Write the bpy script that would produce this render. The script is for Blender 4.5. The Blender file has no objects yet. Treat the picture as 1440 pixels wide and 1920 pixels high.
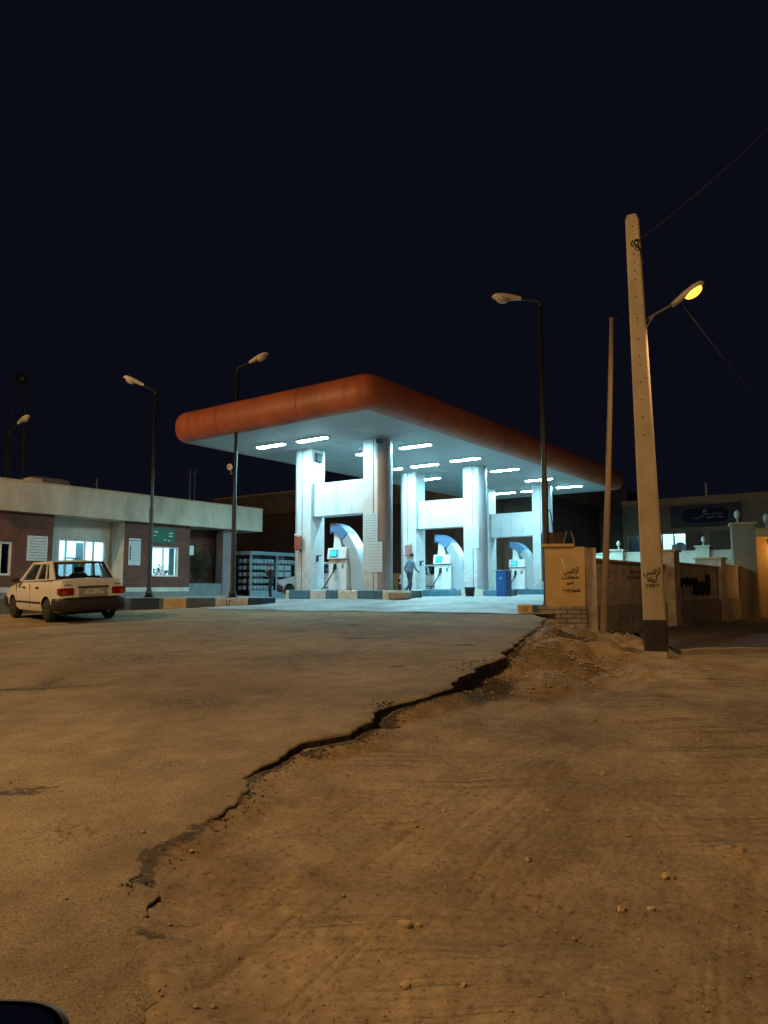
import bpy, bmesh, math, random
import numpy as np
from mathutils import Vector, Matrix
R = math.radians
random.seed(7)
sc = bpy.context.scene
C = sc.collection
# ------------------------------------------------------------------ camera
F = 1356.0; PITCH = math.atan(141/1356); cP, sP = math.cos(PITCH), math.sin(PITCH); EYE = 1.6
cam = bpy.data.objects.new('camera', bpy.data.cameras.new('camera')); C.objects.link(cam)
cam.location = (0, 0, EYE); cam.rotation_euler = (math.pi/2+PITCH, 0, 0)
cam.data.sensor_fit = 'VERTICAL'; cam.data.sensor_height = 34.6; cam.data.lens = 34.6*F/1920
cam.data.clip_start = 0.05; cam.data.clip_end = 2000
sc.camera = cam
sc.view_settings.view_transform = 'Standard'; sc.view_settings.look = 'None'
sc.view_settings.exposure = 0; sc.view_settings.gamma = 1
def ray(px, py):
    a = (px-720)/F; b = -(py-960)/F
    return a, cP-b*sP, sP+b*cP
def atY(px, py, Y):
    r = ray(px, py); t = Y/r[1]; return Vector((r[0]*t, Y, EYE+r[2]*t))
def on_line(P0, d, px, py):            # pixel -> (distance along a vertical wall, height)
    r = ray(px, py)
    det = -r[0]*d[1]+r[1]*d[0]         # k*r - t*d = P0
    k = (-P0[0]*d[1]+P0[1]*d[0])/det
    t = (r[0]*P0[1]-r[1]*P0[0])/det
    t = ((k*r[0]-P0[0])*d[0]+(k*r[1]-P0[1])*d[1])/(d[0]**2+d[1]**2)
    return t, EYE+k*r[2]
U = (0.5906, 0.8070); V = (-0.8070, 0.5906); O = (-0.44, 19.34); ANG = math.atan2(U[1], U[0])
def S(u, v, z=0): return Vector((O[0]+u*U[0]+v*V[0], O[1]+u*U[1]+v*V[1], z))
def SP(u, v): return (O[0]+u*U[0]+v*V[0], O[1]+u*U[1]+v*V[1])
# ------------------------------------------------------------------ terrain
Qk = np.linspace(-40, 40, 1601)
_q = np.interp(Qk, [-40, -15.5, -6, 0, 4.5, 40], [-.05, -.02, .71, .98, 1.25, 1.27])
_ker = np.ones(41)/41; _q = np.convolve(np.pad(_q, 20, mode='edge'), _ker, 'valid')
def Hroad(x, y):
    x = np.asarray(x, float); y = np.asarray(y, float)
    q = (x+4.84)*.45+(y-20.5)*.893
    h = np.interp(q, Qk, _q)
    v = (x-O[0])*V[0]+(y-O[1])*V[1]
    w = np.clip((q-1)/5, 0, 1)
    return h-w*np.clip(.027*(v-2.5), 0, .17)
EP = [(330,1960),(300,1860),(268,1800),(250,1740),(238,1697),(250,1672),(262,1640),(268,1610),(295,1585),(345,1563),(385,1525),(436,1492),(452,1461),(500,1432),(521,1420),(540,1400),(590,1387),(660,1374),(694,1352),(706,1335),(740,1320),(790,1306),(845,1286),(857,1268),(885,1252),(930,1236),(962,1213),(1000,1184),(1022,1160)]
def ghit(px, py, H=Hroad, off=0.0):
    r = ray(px, py); lo, hi = 1.0, 60.0
    for i in range(4000):
        Y = 1+i*.015; k = Y/r[1]
        if EYE+r[2]*k <= float(H(r[0]*k, Y))+off: return Vector((r[0]*k, Y, EYE+r[2]*k))
    return Vector((r[0]*40, 40, 1))
EW = [ghit(*p) for p in EP]
ey = [-40]; ex = [-.55]
for p in EW:
    if p.y > ey[-1]+.01: ey.append(p.y); ex.append(p.x)
ey.append(80); ex.append(ex[-1])
_dk = sorted([(ghit(a_, b_).y, c_) for a_, b_, c_ in ((452,1461,.02),(500,1432,.05),(540,1400,.07),(620,1380,.07),(690,1352,.08),(712,1335,.15),(745,1318,.07),(800,1302,.05),(846,1286,.08),(862,1266,.20),(925,1238,.20),(962,1213,.08),(1000,1184,.03))])
DK = ([0, 2.9, 3.3, 3.8, 4.2]+[a_ for a_, _ in _dk]+[18], [.0, .0, .016, .02, .006]+[c_ for _, c_ in _dk]+[.02])
def XE(y): return np.interp(y, ey, ex)
def vnoise(x, y, seed=0):
    x = np.asarray(x, float); y = np.asarray(y, float)
    xi = np.floor(x).astype(np.int64); yi = np.floor(y).astype(np.int64)
    fx = x-xi; fy = y-yi; fx = fx*fx*(3-2*fx); fy = fy*fy*(3-2*fy)
    def h(a, b):
        n = (a*374761393+b*668265263+seed*1274126177) & 0x7fffffff
        n = ((n ^ (n >> 13))*1274126177) & 0x7fffffff
        return ((n ^ (n >> 16)) & 0xffff)/65535.0
    return (h(xi, yi)*(1-fx)+h(xi+1, yi)*fx)*(1-fy)+(h(xi, yi+1)*(1-fx)+h(xi+1, yi+1)*fx)*fy-.5
W0 = (4.55, 16.35)                      # near corner of the boundary wall, which runs along U
def sm(t): t = np.clip(t, 0, 1); return t*t*(3-2*t)
def Hdirt(x, y, detail=False):
    x = np.asarray(x, float); y = np.asarray(y, float)
    H = Hroad(x, y)
    low = np.interp(y, [0, 3.4, 5, 7, 8, 9, 12.4, 16, 20, 30, 60, 100], [-.03, .06, .16, .27, .33, .37, .47, .50, .42, .27, .2, .2])
    drop = np.interp(y, DK[0], DK[1])
    wd = np.interp(y, [0, 5, 8, 10, 13, 16.4, 18], [.3, .3, .5, 1.0, 2.4, 1.3, .9])
    s = x-XE(y)
    sw = (x-W0[0])*(-V[0])+(y-W0[1])*(-V[1])
    s = np.where(y > 16.3, np.minimum(s, sw+1.3), s)
    top = H-drop
    low = np.minimum(low, top)
    z = np.where(s < 0, H-.16+(.16-drop)*np.clip((s+1.0)/.7, 0, 1), top+(low-top)*sm(s/wd))
    m = np.clip(s/.4, 0, 1)*np.clip(1.4-np.abs(s)/40, 0, 1)
    z = z+m*(.08*vnoise(x*.55, y*.55, 1)+.05*vnoise(x*1.7, y*1.7, 2)+.016*vnoise(x*4, y*4, 19))
    bank = np.clip(1-np.abs(s-1.1)/2.0, 0, 1)*np.clip(s/.25, 0, 1)*np.clip((y-7.5)/3, 0, 1)*np.clip((18-y)/2, 0, 1)
    z = z+bank*(.45*vnoise(x*1.3+.3, y*1.3, 3)+.28*vnoise(x*3.1, y*2.6, 4)+.08*vnoise(x*7, y*7, 14))
    if detail:
        c = x*.86-y*.5+.35*vnoise(x*.3, y*.3, 5)*2; a = x*.5+y*.86
        mask = np.clip((9-y)/3, 0, 1)*np.clip(vnoise(c*1.1, a*.35, 6)*2.6+.55, 0, 1)*np.clip(s/.3, 0, 1)
        g = np.abs(vnoise(c*13, a*.3, 7))*2
        g2 = np.abs(vnoise(c*31, a*.4, 17))*2; mk2 = np.clip(vnoise(c*.8+3, a*.4, 18)*3+.1, 0, 1)*np.clip(s/.3, 0, 1)
        z = z+mask*(-.015*np.clip(.20-g, 0, 1)/.20)-mk2*np.clip(1.6-np.abs(x-.2)/1.3, 0, 1)*.007*np.clip(.26-g2, 0, 1)/.26
        z = z+.010*vnoise(x*7, y*7, 8)+.006*vnoise(x*19, y*19, 9)+.004*vnoise(x*45, y*45, 12)
    return z
# ------------------------------------------------------------------ materials
MATS = {}
def mat(name, col, rough=.8, metal=0., var=.0, scale=4., bump=0., bscale=None, col2=None, emit=None, es=0., spec=.5, coat=0., stretch=(1, 1, 1), detail=6.):
    if name in MATS: return MATS[name]
    m = bpy.data.materials.new(name); m.use_nodes = True; nt = m.node_tree; b = nt.nodes['Principled BSDF']
    L = nt.links
    b.inputs['Base Color'].default_value = (*col, 1); b.inputs['Roughness'].default_value = rough
    b.inputs['Metallic'].default_value = metal; b.inputs['Specular IOR Level'].default_value = spec
    b.inputs['Coat Weight'].default_value = coat
    if emit: b.inputs['Emission Color'].default_value = (*emit, 1); b.inputs['Emission Strength'].default_value = es
    if var or col2 or bump:
        tc = nt.nodes.new('ShaderNodeTexCoord'); mp = nt.nodes.new('ShaderNodeMapping'); mp.inputs['Scale'].default_value = stretch
        L.new(tc.outputs['Object'], mp.inputs['Vector'])
        n = nt.nodes.new('ShaderNodeTexNoise'); n.inputs['Scale'].default_value = scale; n.inputs['Detail'].default_value = detail; n.inputs['Roughness'].default_value = .65
        L.new(mp.outputs[0], n.inputs['Vector'])
        cr = nt.nodes.new('ShaderNodeValToRGB'); cr.color_ramp.elements[0].position = .32; cr.color_ramp.elements[1].position = .68
        c2 = col2 if col2 else tuple(c*(1-var) for c in col)
        c1 = col if col2 else tuple(min(1, c*(1+var*.6)) for c in col)
        cr.color_ramp.elements[0].color = (*c2, 1); cr.color_ramp.elements[1].color = (*c1, 1)
        L.new(n.outputs['Fac'], cr.inputs[0]); L.new(cr.outputs[0], b.inputs['Base Color'])
        if bump:
            n2 = nt.nodes.new('ShaderNodeTexNoise'); n2.inputs['Scale'].default_value = bscale or scale*5; n2.inputs['Detail'].default_value = 8
            L.new(mp.outputs[0], n2.inputs['Vector'])
            bp = nt.nodes.new('ShaderNodeBump'); bp.inputs['Strength'].default_value = 1; bp.inputs['Distance'].default_value = bump
            L.new(n2.outputs['Fac'], bp.inputs['Height']); L.new(bp.outputs[0], b.inputs['Normal'])
    MATS[name] = m; return m
def ramp_tar_shade(N, L, f):
    m = N('ShaderNodeMapRange'); m.inputs['From Min'].default_value = 1.45; m.inputs['From Max'].default_value = 1.75; m.inputs['To Max'].default_value = .85; L.new(f, m.inputs['Value']); return m.outputs[0]
def ground_mat(name, base, alt, dark, speck, sscale, bumpd, streak=0., tar=False):
    m = bpy.data.materials.new(name); m.use_nodes = True; nt = m.node_tree; b = nt.nodes['Principled BSDF']; L = nt.links; N = nt.nodes.new
    tc = N('ShaderNodeTexCoord')
    def noise(sc_, det=6, vec=None, rough=.6):
        n = N('ShaderNodeTexNoise'); n.inputs['Scale'].default_value = sc_; n.inputs['Detail'].default_value = det; n.inputs['Roughness'].default_value = rough
        L.new(vec or tc.outputs['Object'], n.inputs['Vector']); return n.outputs['Fac']
    def ramp(f, p0, p1, a, c):
        r = N('ShaderNodeValToRGB'); r.color_ramp.elements[0].position = p0; r.color_ramp.elements[1].position = p1
        r.color_ramp.elements[0].color = (*a, 1); r.color_ramp.elements[1].color = (*c, 1); L.new(f, r.inputs[0]); return r.outputs[0]
    def mix(fac, a, c, mode='MIX'):
        x = N('ShaderNodeMix'); x.data_type = 'RGBA'; x.blend_type = mode
        if isinstance(fac, float): x.inputs[0].default_value = fac
        else: L.new(fac, x.inputs[0])
        L.new(a, x.inputs[6]); L.new(c, x.inputs[7]); return x.outputs[2]
    c0 = ramp(noise(.55, 5), .36, .64, alt, base)
    c1 = mix(.55, c0, ramp(noise(3.2, 6), .35, .65, (.62, .60, .58), (1.15, 1.15, 1.15)), 'MULTIPLY')
    sp = ramp(noise(sscale, 3, rough=.8), speck, speck+.07, dark, (1, 1, 1))
    c2 = mix(.75, c1, sp, 'MULTIPLY')
    vo = N('ShaderNodeTexVoronoi'); vo.inputs['Scale'].default_value = sscale*.55; L.new(tc.outputs['Object'], vo.inputs['Vector'])
    c3 = mix(.3, c2, ramp(vo.outputs['Distance'], .12, .5, (1.5, 1.45, 1.4), (.8, .8, .8)), 'MULTIPLY')
    if tar and not streak:
        v2 = N('ShaderNodeTexVoronoi'); v2.inputs['Scale'].default_value = 62; L.new(tc.outputs['Object'], v2.inputs['Vector'])
        dd_ = N('ShaderNodeMath'); dd_.operation = 'ADD'; L.new(v2.outputs['Distance'], dd_.inputs[0])
        q_ = N('ShaderNodeMapRange'); q_.inputs['From Min'].default_value = .45; q_.inputs['From Max'].default_value = .6; q_.inputs['To Min'].default_value = .5; q_.inputs['To Max'].default_value = 0; L.new(noise(14, 3), q_.inputs['Value']); L.new(q_.outputs[0], dd_.inputs[1])
        c3 = mix(.85, c3, ramp(dd_.outputs[0], .22, .36, (.36, .34, .33), (1, 1, 1)), 'MULTIPLY')
    out = c3
    if streak:
        mp = N('ShaderNodeMapping'); mp.inputs['Rotation'].default_value = (0, 0, R(-60)); mp.inputs['Scale'].default_value = (.5, 11, 1)
        L.new(tc.outputs['Object'], mp.inputs['Vector'])
        nn = noise(1.6, 4, mp.outputs[0])
        st = ramp(nn, .40, .5, (.62, .6, .58), (1, 1, 1))
        out = mix(ramp(noise(.5, 2), .45, .62, (0, 0, 0), (streak,)*3), c3, mix(1., c3, st, 'MULTIPLY'))
    if tar:
        at = N('ShaderNodeAttribute'); at.attribute_name = 'tar'
        dk = N('ShaderNodeRGB'); dk.outputs[0].default_value = (.055, .047, .043, 1)
        m1 = N('ShaderNodeMath'); m1.operation = 'MULTIPLY_ADD'; L.new(noise(22, 6, rough=.8), m1.inputs[0]); m1.inputs[1].default_value = 2.2; L.new(at.outputs['Fac'], m1.inputs[2])
        out = mix(ramp(m1.outputs[0], 1.38 if 0 else .95, 1.0, (0, 0, 0), (.85,)*3) if 0 else ramp_tar_shade(N, L, m1.outputs[0]), out, dk.outputs[0])
    L.new(out, b.inputs['Base Color']); b.inputs['Roughness'].default_value = .93; b.inputs['Specular IOR Level'].default_value = .25
    n1 = noise(sscale*.8, 8, rough=.75); n2 = noise(9, 6)
    ad = N('ShaderNodeMath'); ad.operation = 'MULTIPLY_ADD'; L.new(n2, ad.inputs[0]); ad.inputs[1].default_value = 1.6; L.new(n1, ad.inputs[2])
    bp = N('ShaderNodeBump'); bp.inputs['Strength'].default_value = 1; bp.inputs['Distance'].default_value = bumpd; L.new(ad.outputs[0], bp.inputs['Height']); L.new(bp.outputs[0], b.inputs['Normal'])
    return m
def brick_mat(name, c1, c2, mortar, scale=1., rot=True, ms=.012, bw=.25, bh=.075):
    m = bpy.data.materials.new(name); m.use_nodes = True; nt = m.node_tree; b = nt.nodes['Principled BSDF']; L = nt.links; N = nt.nodes.new
    tc = N('ShaderNodeTexCoord'); sx = N('ShaderNodeSeparateXYZ'); L.new(tc.outputs['Object'], sx.inputs[0])
    ad = N('ShaderNodeMath'); ad.operation = 'ADD'; L.new(sx.outputs[0], ad.inputs[0]); L.new(sx.outputs[1], ad.inputs[1])
    cx = N('ShaderNodeCombineXYZ'); L.new(ad.outputs[0], cx.inputs[0]); L.new(sx.outputs[2], cx.inputs[1])
    br = N('ShaderNodeTexBrick'); L.new(cx.outputs[0], br.inputs['Vector'])
    br.inputs['Color1'].default_value = (*c1, 1); br.inputs['Color2'].default_value = (*c2, 1); br.inputs['Mortar'].default_value = (*mortar, 1)
    br.inputs['Scale'].default_value = scale; br.inputs['Mortar Size'].default_value = ms; br.inputs['Brick Width'].default_value = bw; br.inputs['Row Height'].default_value = bh
    n = N('ShaderNodeTexNoise'); n.inputs['Scale'].default_value = 1.3; n.inputs['Detail'].default_value = 7; L.new(tc.outputs['Object'], n.inputs['Vector'])
    cr = N('ShaderNodeValToRGB'); cr.color_ramp.elements[0].position = .3; cr.color_ramp.elements[1].position = .7
    cr.color_ramp.elements[0].color = (.6, .6, .6, 1); cr.color_ramp.elements[1].color = (1.15, 1.15, 1.15, 1); L.new(n.outputs['Fac'], cr.inputs[0])
    x = N('ShaderNodeMix'); x.data_type = 'RGBA'; x.blend_type = 'MULTIPLY'; x.inputs[0].default_value = 1; L.new(br.outputs['Color'], x.inputs[6]); L.new(cr.outputs[0], x.inputs[7])
    L.new(x.outputs[2], b.inputs['Base Color']); b.inputs['Roughness'].default_value = .9
    bp = N('ShaderNodeBump'); bp.inputs['Distance'].default_value = .006; bp.invert = True; L.new(br.outputs['Fac'], bp.inputs['Height']); L.new(bp.outputs[0], b.inputs['Normal'])
    return m
def glass_mat(name, tint=(.35, .42, .45), clear=.6, rough=.04):
    m = bpy.data.materials.new(name); m.use_nodes = True; nt = m.node_tree; L = nt.links; nt.nodes.clear(); N = nt.nodes.new
    o = N('ShaderNodeOutputMaterial'); t = N('ShaderNodeBsdfTransparent'); t.inputs[0].default_value = (*tint, 1)
    g = N('ShaderNodeBsdfGlossy'); g.inputs['Roughness'].default_value = rough; g.inputs[0].default_value = (.8, .8, .8, 1)
    lw = N('ShaderNodeLayerWeight'); lw.inputs[0].default_value = .5
    pw = N('ShaderNodeMath'); pw.operation = 'POWER'; L.new(lw.outputs['Facing'], pw.inputs[0]); pw.inputs[1].default_value = 4
    fr = N('ShaderNodeMath'); fr.operation = 'MULTIPLY_ADD'; L.new(pw.outputs[0], fr.inputs[0]); fr.inputs[1].default_value = .6; fr.inputs[2].default_value = .04
    x = N('ShaderNodeMixShader'); L.new(fr.outputs[0], x.inputs[0]); L.new(t.outputs[0], x.inputs[1]); L.new(g.outputs[0], x.inputs[2]); L.new(x.outputs[0], o.inputs[0])
    return m
def stucco(name, col, streaks=.35, sc_=1.2):
    m = mat(name, col, .9, var=streaks, scale=sc_, bump=.004, bscale=60, stretch=(1, 1, .35)); return m
M = dict(
 dirt=ground_mat('dry_dirt', (.45, .335, .19), (.25, .178, .105), (.45, .43, .41), .37, 26, .014, .9, True),
 asphalt=ground_mat('dusty_asphalt', (.41, .325, .205), (.26, .198, .125), (.45, .43, .42), .43, 85, .009, .0, True),
 slab=mat('worn_concrete_floor', (.30, .30, .30), .6, var=.5, scale=1.3, bump=.003, bscale=30, stretch=(1, 1, 1)),
 pave=mat('grey_pavement', (.20, .20, .19), .85, var=.3, scale=2, bump=.004, bscale=40),
 orange=mat('orange_fascia_sheet', (.38, .10, .042), .5, var=.3, scale=1.3, bump=.002, bscale=3, stretch=(1, 1, .4)),
 seam=mat('dark_seam', (.16, .035, .02), .6),
 ceil=mat('white_ceiling_panel', (.36, .39, .40), .55, var=.06, scale=1.5),
 clad=mat('silver_white_cladding', (.66, .66, .67), .38, metal=.2, var=.14, scale=1.2, bump=.0008, bscale=2),
 nose=mat('brushed_metal_cladding', (.46, .47, .52), .36, metal=.3, var=.10, scale=1.5),
 greyjoint=mat('grey_joint', (.22, .25, .27), .6), joint=mat('dark_joint', (.02, .02, .025), .7),
 tube=mat('lit_diffuser', (.9, .95, 1), .5, emit=(.40, .88, 1.0), es=205),
 white=mat('white_paint', (.78, .78, .76), .4),
 wframe=mat('white_window_frame', (.72, .73, .72), .4),
 black=mat('black_plastic', (.018, .018, .02), .5),
 rubber=mat('black_rubber', (.02, .02, .02), .85),
 polepaint=mat('dark_pole_paint', (.014, .014, .017), .5, var=.3, scale=5),
 lamphead=mat('cream_lamp_housing', (.62, .57, .48), .5, var=.08, scale=6),
 lampglass=mat('unlit_lamp_bowl', (.42, .37, .29), .25, var=.1, scale=8),
 metal=mat('galvanised_steel', (.42, .43, .44), .38, metal=.8),
 bluebox=mat('blue_painted_steel', (.02, .10, .34), .4, var=.15, scale=4),
 pumpwhite=mat('white_pump_enamel', (.78, .79, .80), .35, var=.04, scale=5),
 pumpgrey=mat('silver_pump_shell', (.48, .54, .58), .32, metal=.3, var=.06, scale=3),
 pumpblue=mat('blue_pump_crest', (.10, .20, .36), .35),
 screen=mat('lit_pump_screen', (.02, .1, .12), .3, emit=(.03, .75, .85), es=1.5),
 kblue=mat('blue_kerb_paint', (.06, .17, .25), .65, var=.35, scale=6, bump=.004, bscale=30),
 kdark=mat('dark_blue_kerb_paint', (.02, .045, .09), .7, var=.35, scale=6, bump=.004, bscale=30),
 kwhite=mat('worn_white_kerb_paint', (.62, .58, .50), .7, var=.28, scale=7, bump=.004, bscale=30),
 kyellow=mat('yellow_kerb_paint', (.64, .46, .22), .7, var=.22, scale=6, bump=.004, bscale=30),
 kgrey=mat('grey_kerb_concrete', (.10, .14, .18), .85, var=.3, scale=6, bump=.004, bscale=30),
 concrete=mat('old_concrete', (.42, .35, .26), .9, var=.25, scale=3, bump=.004, bscale=35),
 polec=mat('pale_concrete_pole', (.52, .42, .29), .88, var=.24, scale=2.2, bump=.004, bscale=40, stretch=(1, 1, .5)),
 blackpaint=mat('flaked_black_paint', (.035, .03, .03), .8, var=.4, scale=9),
 yellowwall=mat('ochre_plaster', (.56, .38, .17), .9, var=.16, scale=2.5, bump=.004, bscale=45),
 browncast=mat('stained_render', (.50, .40, .31), .92, var=.45, scale=1.6, bump=.006, bscale=35),
 plinth=mat('grey_render_plinth', (.30, .25, .21), .93, var=.4, scale=2.5, bump=.006, bscale=35),
 cap=mat('wall_cap_render', (.50, .36, .20), .9, var=.2, scale=4),
 rbrick=brick_mat('red_brown_stone_courses', (.20, .082, .055), (.155, .068, .05), (.07, .045, .038), 1, ms=.006, bw=.6, bh=.09),
 ybrick=brick_mat('sand_brick', (.31, .22, .15), (.25, .18, .12), (.13, .09, .06), 1),
 wbrick=brick_mat('white_block', (.40, .34, .28), (.32, .27, .22), (.15, .11, .09), 1, ms=.012, bw=.30, bh=.10),
 fascia=stucco('pale_parapet_render', (.50, .45, .36), .35, 1.1),
 plaster=stucco('pale_plaster', (.58, .57, .50), .25, 1.3),
 darkwall=stucco('dark_render', (.10, .085, .075), .3, .7),
 darkbrown=mat('dark_brown_matte', (.10, .062, .045), .8, var=.3, scale=1.0),
 lowyellow=mat('ochre_low_wall', (.42, .27, .09), .9, var=.2, scale=2),
 cream=stucco('cream_render', (.62, .62, .52), .2, 1.5),
 police=stucco('beige_render', (.30, .235, .165), .25, .8),
 signblue=mat('navy_sign_enamel', (.005, .007, .03), .6, spec=.2),
 signgrey=mat('grey_sign_panel', (.055, .055, .065), .7),
 green=mat('green_sign_board', (.012, .12, .07), .6, var=.2, scale=5),
 paper=mat('white_notice_paper', (.60, .66, .68), .6, var=.05, scale=8),
 ink=mat('dark_ink', (.05, .06, .09), .7),
 spray=mat('black_spray_paint', (.008, .008, .012), 1., spec=.05),
 redspray=mat('faded_red_spray_paint', (.16, .05, .04), .8, var=.3, scale=9),
 carwhite=mat('cream_white_car_paint', (.86, .82, .74), .25, coat=.6, var=.03, scale=3),
 carsilver=mat('silver_car_paint', (.55, .58, .60), .28, metal=.3, coat=.6),
 bumper=mat('dark_bumper_plastic', (.03, .026, .028), .55, var=.2, scale=6),
 tail=mat('red_lamp_lens', (.28, .01, .012), .12, coat=.8),
 amber=mat('orange_lamp_lens', (.45, .12, .01), .2, coat=.8),
 clearlens=mat('clear_lamp_lens', (.55, .55, .55), .12, coat=.8),
 seatm=mat('dark_seat_cloth', (.05, .045, .045), .9),
 glass=glass_mat('tinted_car_glass', (.74, .80, .82)), wglass=glass_mat('window_glass', (.85, .9, .92)), 
 roomglow=mat('lit_room_wall', (.8, .85, .85), .8, emit=(.55, .90, 1.0), es=1.5),
 roomdim=mat('dim_lit_room_wall', (.6, .7, .72), .8, emit=(.40, .68, .80), es=.55),
 curtain=mat('grey_curtain', (.35, .42, .45), .8, stretch=(30, 1, 1), var=.4, scale=1),
 leafdark=mat('dark_leaf', (.03, .055, .03), .6, var=.3, scale=8),
 bark=mat('brown_stem', (.07, .05, .035), .9),
 pot=mat('clay_pot', (.25, .10, .05), .8),
 extred=mat('rusty_red_box', (.30, .075, .04), .6, var=.3, scale=6),
 skin=mat('skin', (.36, .20, .13), .6), hair=mat('black_hair', (.015, .012, .01), .7),
 navycloth=mat('dark_navy_cloth', (.006, .007, .012), .9), trouser=mat('dark_trouser_cloth', (.03, .032, .045), .9),
 shirt=mat('pale_blue_shirt_cloth', (.11, .14, .18), .85, var=.1, scale=12), shoe=mat('black_shoe', (.015, .015, .015), .5),
 stone=mat('pale_rubble_stone', (.50, .36, .20), .92, var=.25, scale=9, bump=.006, bscale=30),
 canister=mat('pale_canister', (.50, .50, .50), .45), steelblue=mat('grey_blue_painted_steel', (.16, .22, .26), .5, var=.15, scale=4),
 wire=mat('black_cable', (.02, .02, .02), .7), rustpipe=mat('weathered_pipe', (.24, .16, .10), .75, var=.35, scale=4, stretch=(1, 1, .2)),
 sodium=mat('lit_sodium_bowl', (1, .6, .2), .4, emit=(1, .36, .04), es=3.6), sodium2=mat('lit_bulkhead', (1, .6, .2), .4, emit=(1, .5, .12), es=3),
 portico=mat('ochre_portico_render', (.58, .38, .16), .85, var=.15, scale=2), globe=mat('white_globe', (.62, .62, .56), .4),
 alu=mat('plate_white', (.75, .75, .75), .4), mirror=mat('mirror_glass', (.6, .62, .64), .03, metal=1.0), gloss=mat('gloss_black', (.012, .013, .02), .15, coat=.5),
)
# ------------------------------------------------------------------ mesh builder
for nm_ in ('clad', 'nose'):
    m_ = M[nm_]; nt_ = m_.node_tree; b0_ = nt_.nodes['Principled BSDF']; src = b0_.inputs['Base Color'].links[0].from_socket
    tc_ = nt_.nodes.new('ShaderNodeTexCoord'); sx_ = nt_.nodes.new('ShaderNodeSeparateXYZ'); nt_.links.new(tc_.outputs['Object'], sx_.inputs[0])
    mr = nt_.nodes.new('ShaderNodeMapRange'); mr.inputs['From Min'].default_value = 1.5; mr.inputs['From Max'].default_value = 2.6; mr.inputs['To Min'].default_value = .30; mr.inputs['To Max'].default_value = 0; nt_.links.new(sx_.outputs[2], mr.inputs['Value'])
    nz_ = nt_.nodes.new('ShaderNodeTexNoise'); nz_.inputs['Scale'].default_value = 5; nz_.inputs['Detail'].default_value = 8; nt_.links.new(tc_.outputs['Object'], nz_.inputs['Vector'])
    ad_ = nt_.nodes.new('ShaderNodeMath'); ad_.operation = 'ADD'; nt_.links.new(mr.outputs[0], ad_.inputs[0]); nt_.links.new(nz_.outputs['Fac'], ad_.inputs[1])
    m2_ = nt_.nodes.new('ShaderNodeMapRange'); m2_.inputs['From Min'].default_value = .60; m2_.inputs['From Max'].default_value = .82; m2_.inputs['To Max'].default_value = .32; nt_.links.new(ad_.outputs[0], m2_.inputs['Value'])
    x_ = nt_.nodes.new('ShaderNodeMix'); x_.data_type = 'RGBA'; nt_.links.new(m2_.outputs[0], x_.inputs[0]); nt_.links.new(src, x_.inputs[6]); x_.inputs[7].default_value = (.30, .25, .20, 1); nt_.links.new(x_.outputs[2], b0_.inputs['Base Color'])
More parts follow.
